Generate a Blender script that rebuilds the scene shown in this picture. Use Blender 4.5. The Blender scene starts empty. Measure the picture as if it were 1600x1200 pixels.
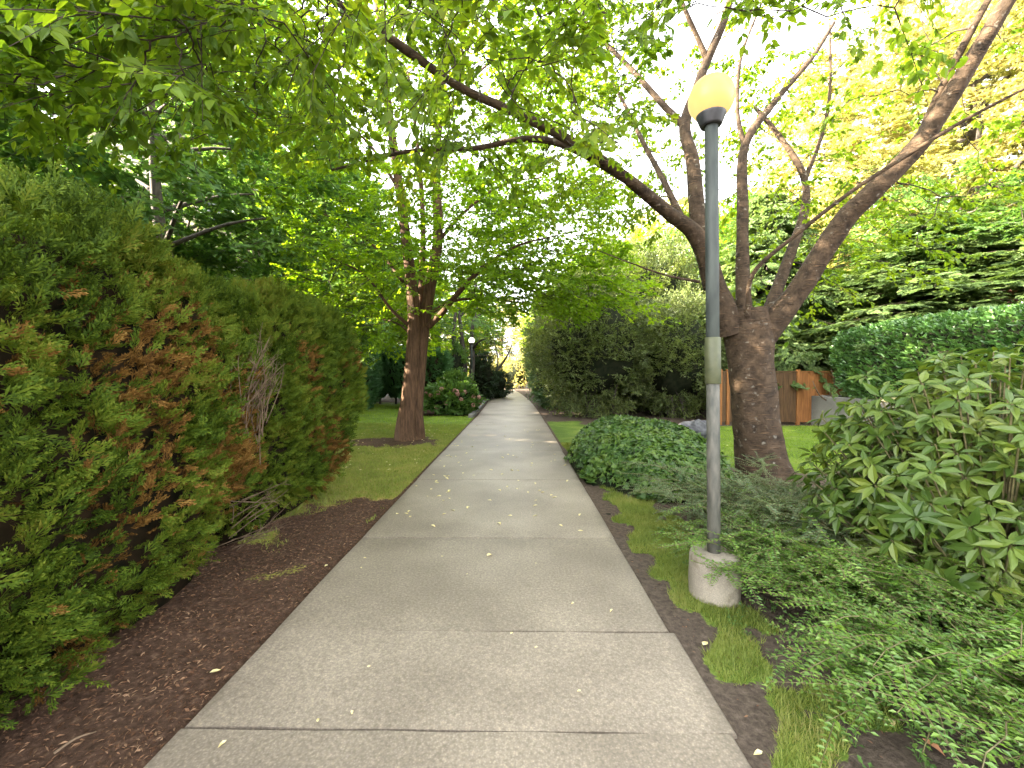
import bpy, math, random
import numpy as np
R = math.radians
PI = math.pi
sc = bpy.context.scene
C = sc.collection

# ------------------------------------------------------------------ camera
F, HX, HY, CAMZ = 650.0, 807.0, 585.0, 1.54      # focal length in photo pixels, vanishing point, eye height
cd = bpy.data.cameras.new("camera")
cam = bpy.data.objects.new("camera", cd); C.objects.link(cam)
cd.sensor_width = 36.0; cd.lens = 36.0 * F / 1600.0
cd.clip_start = 0.02; cd.clip_end = 2000
cam.location = (0, 0, CAMZ)
cam.rotation_euler = (R(90) - math.atan(15 / F), 0, math.atan(7 / F))
sc.camera = cam

# ------------------------------------------------------------------ light
SUN_EL, SUN_AZ = 26.0, 262.0                      # degrees; azimuth clockwise from +Y
w = bpy.data.worlds.new("World"); sc.world = w; w.use_nodes = True
nt = w.node_tree; nt.nodes.clear()
sky = nt.nodes.new('ShaderNodeTexSky'); sky.sky_type = 'NISHITA'; sky.sun_disc = False
sky.sun_elevation = R(SUN_EL); sky.sun_rotation = R(SUN_AZ)
sky.air_density = 1.0; sky.dust_density = 2.5; sky.ozone_density = 1.0
hs = nt.nodes.new('ShaderNodeHueSaturation'); hs.inputs['Saturation'].default_value = 0.12
bg = nt.nodes.new('ShaderNodeBackground'); bg.inputs['Strength'].default_value = 0.15
wo = nt.nodes.new('ShaderNodeOutputWorld')
nt.links.new(sky.outputs[0], hs.inputs['Color']); nt.links.new(hs.outputs[0], bg.inputs[0]); nt.links.new(bg.outputs[0], wo.inputs[0])
sl = bpy.data.lights.new("sun", 'SUN'); sl.energy = 5.0; sl.angle = R(0.5); sl.color = (1.0, 0.86, 0.66)
so = bpy.data.objects.new("sun", sl); C.objects.link(so)
so.rotation_euler = (R(90 - SUN_EL), 0, -R(SUN_AZ) + PI)
so.location = (-30, -5, 20)
vs = sc.view_settings
vs.view_transform = 'Standard'; vs.look = 'None'; vs.gamma = 1.0; vs.use_curve_mapping = False
vs.exposure = 3.9

# ------------------------------------------------------------------ helpers
rng = np.random.default_rng(7)
def P(px, py, Y):
    return np.array([(px - HX) * Y / F, Y, CAMZ - (py - HY) * Y / F])

def hash3(i, j, k, seed):
    n = (i.astype(np.int64) * 73856093) ^ (j.astype(np.int64) * 19349663) ^ (k.astype(np.int64) * 83492791) ^ (seed * 2654435761)
    n = (n ^ (n >> 13)) * 1274126177 & 0xffffffff
    n = (n ^ (n >> 16)) * 2246822519 & 0xffffffff
    return ((n ^ (n >> 15)) & 0xffffff) / float(0xffffff)
def noise(p, f=1.0, seed=0):
    q = np.asarray(p, float) * f
    i = np.floor(q).astype(np.int64); t = q - i; t = t * t * (3 - 2 * t)
    v = 0
    for a in (0, 1):
        for b in (0, 1):
            for c in (0, 1):
                wgt = (t[..., 0] if a else 1 - t[..., 0]) * (t[..., 1] if b else 1 - t[..., 1]) * (t[..., 2] if c else 1 - t[..., 2])
                v = v + wgt * hash3(i[..., 0] + a, i[..., 1] + b, i[..., 2] + c, seed)
    return v
def fbm(p, f=1.0, seed=0, o=3):
    s = 0; a = .5; t = 0
    for k in range(o):
        s = s + a * noise(p, f * 2 ** k, seed + k); t += a; a *= .5
    return s / t
def unit(v):
    return v / np.maximum(np.linalg.norm(v, axis=-1, keepdims=True), 1e-9)

class MB:
    """collects vertices and faces, links them as one mesh object"""
    def __init__(s): s.V = []; s.F = []; s.n = 0
    def add(s, V, faces, smooth=False):
        V = np.asarray(V, float).reshape(-1, 3)
        for f in (faces if isinstance(faces, list) else [faces]):
            f = np.asarray(f, np.int64)
            s.F.append((f + s.n, smooth))
        s.V.append(V); s.n += len(V)
    def mesh(s, name, mats):
        me = bpy.data.meshes.new(name)
        V = np.concatenate(s.V); me.vertices.add(len(V)); me.vertices.foreach_set('co', V.ravel().astype(np.float32))
        idx = np.concatenate([f.ravel() for f, _ in s.F]).astype(np.int32)
        tot = np.concatenate([np.full(len(f), f.shape[1]) for f, _ in s.F])
        sm = np.concatenate([np.full(len(f), bool(b)) for f, b in s.F])
        st = np.concatenate([[0], np.cumsum(tot)[:-1]]).astype(np.int32)
        me.loops.add(len(idx)); me.loops.foreach_set('vertex_index', idx)
        me.polygons.add(len(tot)); me.polygons.foreach_set('loop_start', st)
        me.polygons.foreach_set('use_smooth', sm)
        me.update(calc_edges=True)
        for m in (mats if isinstance(mats, (list, tuple)) else [mats]): me.materials.append(m)
        return me
    def build(s, name, mats, parent=None):
        o = bpy.data.objects.new(name, s.mesh(name, mats)); C.objects.link(o)
        if parent is not None: o.parent = parent
        return o
    def box(s, x0, x1, y0, y1, z0, z1, M=None, bevel=0.0):
        b = bevel
        if b <= 0:
            v = np.array([[x, y, z] for z in (z0, z1) for y in (y0, y1) for x in (x0, x1)], float)
            f = np.array([[0, 2, 3, 1], [4, 5, 7, 6], [0, 1, 5, 4], [2, 6, 7, 3], [0, 4, 6, 2], [1, 3, 7, 5]])
        else:
            ring = lambda z, i: [[x0 + i + (b if k else 0), y0 + i + (0 if k else b), z] for k in (0,)]
            def oct_(z, i):
                X0, X1, Y0, Y1 = x0 + i, x1 - i, y0 + i, y1 - i
                return [[X0 + b, Y0, z], [X1 - b, Y0, z], [X1, Y0 + b, z], [X1, Y1 - b, z], [X1 - b, Y1, z], [X0 + b, Y1, z], [X0, Y1 - b, z], [X0, Y0 + b, z]]
            rings = [oct_(z0, b * .6), oct_(z0 + b, 0), oct_(z1 - b, 0), oct_(z1 - b * .3, b * .35), oct_(z1, b)]
            v = np.array(sum(rings, []), float); f = []
            for r in range(len(rings) - 1):
                for k in range(8):
                    f.append([r * 8 + k, r * 8 + (k + 1) % 8, r * 8 + 8 + (k + 1) % 8, r * 8 + 8 + k])
            L = (len(rings) - 1) * 8
            f = np.array(f)
            cap = [[L + 0, L + 1, L + 2, L + 3], [L + 0, L + 3, L + 4, L + 7], [L + 4, L + 5, L + 6, L + 7],
                   [3, 2, 1, 0], [7, 4, 3, 0], [7, 6, 5, 4]]
            f = np.concatenate([f, np.array(cap)])
        if M is not None: v = v @ M[0].T + M[1]
        s.add(v, f)
    def tube(s, pts, rad, n=8, res=4, rough=0.0, seed=0, cap=True, flare=None):
        pts = np.asarray(pts, float); rad = np.asarray(rad, float)
        if res > 1 and len(pts) > 2: pts, rad = catmull(pts, rad, res)
        m = len(pts)
        T = unit(np.gradient(pts, axis=0))
        up = np.array([0, 0, 1.]) if abs(T[0, 2]) < .9 else np.array([1., 0, 0])
        N = np.zeros((m, 3)); N[0] = unit(np.cross(T[0], up))
        for i in range(1, m):
            v = N[i - 1] - T[i] * np.dot(N[i - 1], T[i]); N[i] = unit(v)
        B = np.cross(T, N)
        a = np.linspace(0, 2 * PI, n, endpoint=False)
        rr = rad[:, None] * np.ones(n)
        if flare is not None: rr = rr * (1 + flare(np.linspace(0, 1, m)[:, None], a[None, :]))
        V = pts[:, None, :] + rr[..., None] * (np.cos(a)[None, :, None] * N[:, None, :] + np.sin(a)[None, :, None] * B[:, None, :])
        if rough > 0:
            d = unit(V - pts[:, None, :])
            k = (fbm(V, 3.2, seed, 3) - .5) * 2
            V = V + d * (rr * rough * k)[..., None]
        q = []
        i = np.arange(m - 1)[:, None] * n; k = np.arange(n)[None, :]; k2 = (k + 1) % n
        q = np.stack([i + k, i + k2, i + n + k2, i + n + k], -1).reshape(-1, 4)
        V = V.reshape(-1, 3)
        s.add(V, q, True)
        if cap:
            base = s.n
            s.V.append(np.array([pts[-1]])); s.n += 1
            e = base - n
            s.F.append((np.array([[e + j, e + (j + 1) % n, base] for j in range(n)]), True))
    def lathe(s, prof, n=32, center=(0, 0, 0), smooth=True, wob=0.0, seed=0):
        a = np.linspace(0, 2 * PI, n, endpoint=False); prof = np.asarray(prof, float); m = len(prof)
        V = np.stack([prof[:, 0:1] * np.cos(a), prof[:, 0:1] * np.sin(a), np.repeat(prof[:, 1:2], n, 1)], -1)
        if wob:
            k = (fbm(V, 9.0, seed, 3) - .5) * 2 * wob
            V[..., :2] *= (1 + k)[..., None]
        i = np.arange(m - 1)[:, None] * n; k = np.arange(n)[None, :]; k2 = (k + 1) % n
        q = np.stack([i + k, i + k2, i + n + k2, i + n + k], -1).reshape(-1, 4)
        s.add(V.reshape(-1, 3) + np.asarray(center, float), q, smooth)
    def sticks(s, A, B, r0, r1):
        """many straight three-sided twigs at once"""
        A = np.asarray(A, float); B = np.asarray(B, float); n = len(A)
        if n == 0: return
        r0 = np.broadcast_to(r0, (n,)); r1 = np.broadcast_to(r1, (n,))
        T = unit(B - A); ref = np.where(np.abs(T[:, 2:3]) < .9, np.array([[0, 0, 1.]]), np.array([[1., 0, 0]]))
        N = unit(np.cross(T, ref)); Bn = np.cross(T, N)
        V = []
        for Pn, r in ((A, r0), (B, r1)):
            for k in range(3):
                a = 2 * PI * k / 3
                V.append(Pn + r[:, None] * (math.cos(a) * N + math.sin(a) * Bn))
        V = np.stack(V, 1).reshape(-1, 3)
        b = np.arange(n)[:, None] * 6
        f = np.concatenate([b + np.array([[k, (k + 1) % 3, 3 + (k + 1) % 3, 3 + k]]) for k in range(3)])
        s.add(V, f, True)
    def leaves(s, pos, axis, nrm, length, width, tpl):
        """stamps one leaf template at every position"""
        TV, TF = tpl
        n = len(pos)
        if n == 0: return
        a = unit(axis); nn = nrm - a * np.sum(nrm * a, 1, keepdims=True); nn = unit(nn); b = np.cross(a, nn)
        L = np.broadcast_to(length, (n,)); W = np.broadcast_to(width, (n,))
        V = pos[:, None, :] + TV[None, :, 0, None] * W[:, None, None] * b[:, None, :] + TV[None, :, 1, None] * L[:, None, None] * a[:, None, :] + TV[None, :, 2, None] * L[:, None, None] * nn[:, None, :]
        k = len(TV); off = np.arange(n)[:, None, None] * k
        fs = [(f[None] + off).reshape(-1, f.shape[1]) for f in TF]
        s.add(V.reshape(-1, 3), fs)

def catmull(p, r, res):
    P0 = np.vstack([2 * p[0] - p[1], p, 2 * p[-1] - p[-2]]); out = []; ro = []
    for i in range(len(p) - 1):
        a, b, c, d = P0[i], P0[i + 1], P0[i + 2], P0[i + 3]
        for t in np.linspace(0, 1, res, endpoint=False):
            out.append(.5 * (2 * b + (c - a) * t + (2 * a - 5 * b + 4 * c - d) * t * t + (3 * b - a - 3 * c + d) * t ** 3)); ro.append(r[i] * (1 - t) + r[i + 1] * t)
    out.append(p[-1]); ro.append(r[-1])
    return np.array(out), np.array(ro)

# leaf templates: x across, y along, z off the blade
OVATE = (np.array([[0, 0, 0], [0, .35, -.03], [0, .7, -.05], [0, 1, -.13], [-.5, .3, .06], [-.4, .62, .03], [.5, .3, .06], [.4, .62, .03]]),
         [np.array([[0, 6, 1], [0, 1, 4], [2, 7, 3], [2, 3, 5]]), np.array([[1, 6, 7, 2], [1, 2, 5, 4]])])
DIAMOND = (np.array([[0, 0, 0], [-.5, .42, .10], [.5, .42, .10], [0, 1, -.06]]), [np.array([[0, 2, 3], [0, 3, 1]])])
LOBED = (np.array([[0, 0, 0], [.28, .02, .03], [.5, .3, .05], [.2, .42, 0], [0, 1, -.08], [-.2, .42, 0], [-.5, .3, .05], [-.28, .02, .03], [0, .4, -.04]]),
         [np.array([[0, 1, 8], [1, 2, 8], [2, 3, 8], [3, 4, 8], [8, 4, 5], [8, 5, 6], [8, 6, 7], [0, 8, 7]])])
def fan_template(n, spread=.9, w=.055, seed=1):
    r = random.Random(seed); V = []; Fq = []
    def blade(o, ang, L, z):
        d = np.array([math.sin(ang), math.cos(ang)]); p = np.array([d[1], -d[0]]); b = len(V)
        e = o + d * L
        V.extend([[o[0], o[1], z], [o[0] + d[0] * L * .55 + p[0] * w, o[1] + d[1] * L * .55 + p[1] * w, z + .02], [e[0], e[1], z - .05], [o[0] + d[0] * L * .55 - p[0] * w, o[1] + d[1] * L * .55 - p[1] * w, z + .02]])
        Fq.append([b, b + 1, b + 2, b + 3])
    blade(np.array([0, 0.]), 0, 1.0, 0)
    for i in range(n):
        t = .08 + .8 * i / n; sd = 1 if i % 2 else -1; L = (.55 - .38 * t) * r.uniform(.8, 1.2)
        ang = sd * r.uniform(.55, .85); o = np.array([0, t])
        blade(o, ang, L, r.uniform(-.03, .05))
        mid = o + np.array([math.sin(ang), math.cos(ang)]) * L * .45
        blade(mid, ang - sd * .6, L * .55, r.uniform(-.03, .05))
        if i % 2: blade(mid, ang + sd * .5, L * .45, r.uniform(-.03, .05))
    V = np.array(V); V[:, 0] *= spread
    return (V, [np.array(Fq)])
FAN = fan_template(10, .85, .04)
FAN_SMALL = fan_template(5, w=.08, seed=4)

def thing(name, label, cat, loc=(0, 0, 0), group=None):
    o = bpy.data.objects.new(name, None); C.objects.link(o); o.location = loc; o.empty_display_size = .2
    return tag(o, label, cat, group)
def tag(o, label, cat, group=None, kind=None):
    o['label'] = label; o['category'] = cat
    if group: o['group'] = group
    if kind: o['kind'] = kind
    return o
def struct(o): o['kind'] = 'structure'; return o
def part(mb, name, mat, root):
    """a child mesh whose vertices were made in world space"""
    if mb.n == 0: return None
    o = mb.build(name, mat, root)
    o.matrix_parent_inverse.identity()
    off = np.array(root.matrix_basis.translation) if False else np.array(root.location)
    q = root.parent
    while q is not None: off = off + np.array(q.location); q = q.parent
    n = len(o.data.vertices); co = np.empty(n * 3, np.float32); o.data.vertices.foreach_get('co', co)
    co = co.reshape(-1, 3) - off.astype(np.float32); o.data.vertices.foreach_set('co', co.ravel()); o.data.update()
    return o
def dup(root, loc, rz=0.0, scale=1.0, label=None, group=None):
    c = root.copy(); C.objects.link(c); c.location = loc; c.rotation_euler = (0, 0, rz); c.scale = (scale,) * 3 if np.isscalar(scale) else scale
    if label: c['label'] = label
    if group: c['group'] = group
    for ch in list(root.children):
        d = ch.copy(); C.objects.link(d); d.parent = c
        for g in list(ch.children):
            e = g.copy(); C.objects.link(e); e.parent = d
    return c

# ------------------------------------------------------------------ materials
def newmat(name):
    m = bpy.data.materials.new(name); m.use_nodes = True; t = m.node_tree; t.nodes.clear()
    return m, t, (lambda k, **kw: node(t, k, **kw)), t.links.new
def node(t, k, **kw):
    n = t.nodes.new(k)
    for a, v in kw.items():
        if a.startswith('i_'): n.inputs[a[2:].replace('_', ' ')].default_value = v
        else: setattr(n, a, v)
    return n
def ramp(t, stops):
    r = t.nodes.new('ShaderNodeValToRGB'); e = r.color_ramp.elements
    while len(e) < len(stops): e.new(.5)
    for x, (p, c) in zip(e, stops): x.position = p; x.color = (*c, 1) if len(c) == 3 else c
    return r
def leafmat(name, cols, trans=.4, tcol=None, rough=.5, spec=.35, nfreq=.9, namount=.5):
    """cols: list of colours; varied per leaf and by a soft noise through the crown"""
    m, t, N, Lk = newmat(name)
    g = N('ShaderNodeNewGeometry'); tc = N('ShaderNodeTexCoord')
    nz = N('ShaderNodeTexNoise'); nz.inputs['Scale'].default_value = nfreq; nz.inputs['Detail'].default_value = 2
    Lk(tc.outputs['Object'], nz.inputs['Vector'])
    mx = N('ShaderNodeMix', data_type='FLOAT'); mx.inputs[0].default_value = namount
    mr = N('ShaderNodeMapRange'); mr.inputs[1].default_value = .3; mr.inputs[2].default_value = .7
    Lk(nz.outputs[0], mr.inputs[0])
    Lk(g.outputs['Random Per Island'], mx.inputs[2]); Lk(mr.outputs[0], mx.inputs[3])
    n = len(cols); rp = ramp(t, [((i + .0) / max(1, n - 1), c) for i, c in enumerate(cols)])
    Lk(mx.outputs[0], rp.inputs[0])
    pb = N('ShaderNodeBsdfPrincipled'); pb.inputs['Roughness'].default_value = rough
    pb.inputs['Specular IOR Level'].default_value = spec
    Lk(rp.outputs[0], pb.inputs['Base Color'])
    tr = N('ShaderNodeBsdfTranslucent'); mc = N('ShaderNodeMix', data_type='RGBA', blend_type='MULTIPLY'); mc.inputs[0].default_value = 1.0
    Lk(rp.outputs[0], mc.inputs[6]); mc.inputs[7].default_value = (*(tcol or (1.5, 1.35, .6)), 1)
    Lk(mc.outputs[2], tr.inputs[0])
    ms = N('ShaderNodeMixShader'); ms.inputs[0].default_value = trans
    Lk(pb.outputs[0], ms.inputs[1]); Lk(tr.outputs[0], ms.inputs[2])
    out = N('ShaderNodeOutputMaterial'); Lk(ms.outputs[0], out.inputs[0])
    return m
def barkmat(name, c0, c1, stretch=(6, 6, 1.2), spot=None, bump=.6, lent=False):
    m, t, N, Lk = newmat(name)
    tc = N('ShaderNodeTexCoord'); mp = N('ShaderNodeMapping'); mp.inputs['Scale'].default_value = stretch
    Lk(tc.outputs['Object'], mp.inputs['Vector'])
    n1 = N('ShaderNodeTexNoise'); n1.inputs['Scale'].default_value = 2.5; n1.inputs['Detail'].default_value = 7; n1.inputs['Roughness'].default_value = .65
    Lk(mp.outputs[0], n1.inputs['Vector'])
    rp = ramp(t, [(.3, c0), (.72, c1)]); Lk(n1.outputs[0], rp.inputs[0])
    col = rp.outputs[0]; hgt = n1.outputs[0]
    if lent:
        mp2 = N('ShaderNodeMapping'); mp2.inputs['Scale'].default_value = (3, 3, 34); Lk(tc.outputs['Object'], mp2.inputs['Vector'])
        n2 = N('ShaderNodeTexNoise'); n2.inputs['Scale'].default_value = 1.6; n2.inputs['Detail'].default_value = 3; Lk(mp2.outputs[0], n2.inputs['Vector'])
        r2 = ramp(t, [(.58, (0, 0, 0)), (.68, (1, 1, 1))]); Lk(n2.outputs[0], r2.inputs[0])
        mx = N('ShaderNodeMix', data_type='RGBA'); Lk(r2.outputs[0], mx.inputs[0]); Lk(col, mx.inputs[6]); mx.inputs[7].default_value = (c1[0] * 1.4, c1[1] * 1.35, c1[2] * 1.3, 1)
        col = mx.outputs[2]
        ad = N('ShaderNodeMath', operation='MULTIPLY_ADD'); ad.inputs[1].default_value = .6; Lk(r2.outputs[0], ad.inputs[0]); Lk(hgt, ad.inputs[2]); hgt = ad.outputs[0]
    if spot:
        n3 = N('ShaderNodeTexNoise'); n3.inputs['Scale'].default_value = 13; n3.inputs['Detail'].default_value = 5; Lk(tc.outputs['Object'], n3.inputs['Vector'])
        r3 = ramp(t, [(.63, (0, 0, 0)), (.75, (.85, .85, .85))]); Lk(n3.outputs[0], r3.inputs[0])
        mx = N('ShaderNodeMix', data_type='RGBA'); Lk(r3.outputs[0], mx.inputs[0]); Lk(col, mx.inputs[6]); mx.inputs[7].default_value = (*spot, 1); col = mx.outputs[2]
    pb = N('ShaderNodeBsdfPrincipled'); pb.inputs['Roughness'].default_value = .85; pb.inputs['Specular IOR Level'].default_value = .2
    Lk(col, pb.inputs['Base Color'])
    bp = N('ShaderNodeBump'); bp.inputs['Strength'].default_value = bump; bp.inputs['Distance'].default_value = .03; Lk(hgt, bp.inputs['Height']); Lk(bp.outputs[0], pb.inputs['Normal'])
    out = N('ShaderNodeOutputMaterial'); Lk(pb.outputs[0], out.inputs[0])
    return m
def plain(name, c0, c1=None, scale=8, rough=.6, metal=0, bump=0.0, spec=.4, stretch=(1, 1, 1), detail=5, lo=.35, hi=.65):
    m, t, N, Lk = newmat(name)
    pb = N('ShaderNodeBsdfPrincipled'); pb.inputs['Roughness'].default_value = rough; pb.inputs['Metallic'].default_value = metal; pb.inputs['Specular IOR Level'].default_value = spec
    tc = N('ShaderNodeTexCoord'); mp = N('ShaderNodeMapping'); mp.inputs['Scale'].default_value = stretch; Lk(tc.outputs['Object'], mp.inputs['Vector'])
    n1 = N('ShaderNodeTexNoise'); n1.inputs['Scale'].default_value = scale; n1.inputs['Detail'].default_value = detail; Lk(mp.outputs[0], n1.inputs['Vector'])
    rp = ramp(t, [(lo, c0), (hi, c1 or c0)]); Lk(n1.outputs[0], rp.inputs[0]); Lk(rp.outputs[0], pb.inputs['Base Color'])
    if bump:
        bp = N('ShaderNodeBump'); bp.inputs['Strength'].default_value = bump; bp.inputs['Distance'].default_value = .02; Lk(n1.outputs[0], bp.inputs['Height']); Lk(bp.outputs[0], pb.inputs['Normal'])
    out = N('ShaderNodeOutputMaterial'); Lk(pb.outputs[0], out.inputs[0])
    return m

M = {}
M['cherry_leaf'] = leafmat('cherry_leaf', [(.055, .12, .012), (.10, .175, .015), (.165, .25, .02), (.23, .27, .026)], .6, (1.6, 1.5, .5))
M['lime_leaf'] = leafmat('lime_leaf', [(.08, .17, .012), (.135, .25, .015), (.20, .32, .02), (.26, .35, .025)], .57, (1.6, 1.5, .45), nfreq=.6)
M['maple_leaf'] = leafmat('maple_leaf', [(.055, .13, .042), (.095, .19, .055), (.14, .25, .055), (.19, .27, .035)], .48, (1.4, 1.4, .6))
M['gold_leaf'] = leafmat('gold_leaf', [(.21, .25, .06), (.33, .34, .09), (.44, .39, .14), (.54, .41, .20)], .42, (1.12, 1.12, .9))
M['olive_leaf'] = leafmat('olive_leaf', [(.055, .085, .026), (.095, .135, .038), (.14, .18, .05), (.19, .23, .055)], .38, (1.4, 1.4, .6), rough=.42, spec=.5)
M['laurel_leaf'] = leafmat('laurel_leaf', [(.03, .08, .022), (.055, .125, .03), (.095, .175, .035)], .25, (1.3, 1.4, .5), rough=.3, spec=.6, nfreq=2)
M['ivy_leaf'] = leafmat('ivy_leaf', [(.025, .06, .016), (.045, .10, .02), (.085, .15, .024), (.13, .19, .03)], .25, (1.4, 1.4, .5), rough=.42, spec=.4, nfreq=2.5)
M['rhodo_leaf'] = leafmat('rhodo_leaf', [(.026, .055, .010), (.05, .09, .014), (.085, .125, .018), (.15, .18, .03)], .32, (1.5, 1.5, .5), rough=.45, spec=.32, nfreq=3)
M['honeysuckle_leaf'] = leafmat('honeysuckle_leaf', [(.045, .105, .018), (.08, .165, .026), (.13, .225, .034), (.19, .28, .045)], .42, (1.4, 1.4, .6), rough=.4, spec=.5, nfreq=1.6)
M['cotoneaster_leaf'] = leafmat('cotoneaster_leaf', [(.04, .075, .034), (.07, .115, .05), (.11, .16, .065), (.16, .20, .085)], .34, (1.3, 1.4, .7), rough=.42, spec=.5, nfreq=2)
M['cedar_green'] = leafmat('cedar_green', [(.018, .036, .003), (.038, .068, .006), (.072, .112, .009), (.11, .135, .013), (.15, .12, .022)], .25, (1.4, 1.4, .5), rough=.7, spec=.12, nfreq=2.2)
M['cedar_blue'] = leafmat('cedar_blue', [(.03, .085, .028), (.055, .13, .042), (.09, .18, .055)], .25, (1.3, 1.4, .6), rough=.6, spec=.3, nfreq=1.2)
M['cedar_dead'] = leafmat('cedar_dead', [(.05, .024, .007), (.10, .05, .012), (.17, .09, .02), (.28, .19, .055)], .25, (1.3, 1.1, .8), rough=.8, spec=.1, nfreq=4)
M['hemlock_leaf'] = leafmat('hemlock_leaf', [(.05, .09, .028), (.09, .145, .04), (.145, .20, .055)], .4, (1.4, 1.4, .6), rough=.55, nfreq=.8)
M['box_leaf'] = leafmat('box_leaf', [(.015, .035, .014), (.025, .05, .018), (.04, .07, .022)], .2, (1.3, 1.4, .6), rough=.5, nfreq=1.2)
M['hydrangea_leaf'] = leafmat('hydrangea_leaf', [(.04, .10, .02), (.07, .15, .025), (.11, .19, .03)], .35, None, nfreq=2)
M['hydrangea_flower'] = leafmat('hydrangea_flower', [(.28, .13, .10), (.40, .19, .16), (.48, .30, .22)], .2, (1, 1, 1), nfreq=3)
M['red_leaf'] = leafmat('red_leaf', [(.22, .10, .07), (.38, .16, .11), (.48, .30, .2)], .3, (1.1, 1, .9), nfreq=2)
M['moss_grass'] = leafmat('moss_grass', [(.10, .15, .026), (.165, .215, .038), (.235, .27, .06), (.31, .28, .11)], .4, (1.4, 1.3, .5), rough=.6, nfreq=2.5)
M['lawn_grass'] = leafmat('lawn_grass', [(.12, .21, .018), (.18, .28, .024), (.25, .33, .035)], .45, (1.4, 1.4, .5), rough=.55, nfreq=.7)
M['weed_leaf'] = leafmat('weed_leaf', [(.05, .12, .03), (.08, .16, .035), (.12, .20, .04)], .3, None, nfreq=3)
M['cherry_bark'] = barkmat('cherry_bark', (.010, .0065, .004), (.085, .056, .034), (3.5, 3.5, 3.2), (.24, .22, .18), 1.0, lent=True)
M['lime_bark'] = barkmat('lime_bark', (.026, .014, .008), (.12, .068, .037), (9, 9, 1.3), None, .8)
M['grey_bark'] = barkmat('grey_bark', (.03, .025, .022), (.12, .10, .085), (6, 6, 1.5), None, .6)
M['twig_bark'] = plain('twig_bark', (.02, .014, .011), (.06, .045, .034), 20, .85, spec=.15)
M['dead_twig'] = plain('dead_twig', (.07, .048, .03), (.17, .12, .08), 15, .85, spec=.1)
M['green_stem'] = plain('green_stem', (.07, .06, .03), (.15, .13, .06), 15, .7, spec=.2)
M['hedge_core_shade'] = plain('hedge_core_shade', (.006, .006, .003), (.022, .014, .007), 9, .95, spec=.05)  # near-black brown: shade of the hedge gaps is put into the core colour
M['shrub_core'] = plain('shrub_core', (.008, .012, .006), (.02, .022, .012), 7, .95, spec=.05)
M['yellow_leaf'] = leafmat('yellow_leaf', [(.55, .40, .14), (.66, .56, .28), (.72, .68, .46)], .2, (1, 1, .8), rough=.5)
M['brown_leaf'] = leafmat('brown_leaf', [(.22, .10, .05), (.34, .16, .08), (.40, .24, .12)], .2, (1, 1, .8), rough=.6)
M['rock'] = plain('rock', (.04, .04, .046), (.11, .11, .12), 7, .9, bump=.6)

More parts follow.
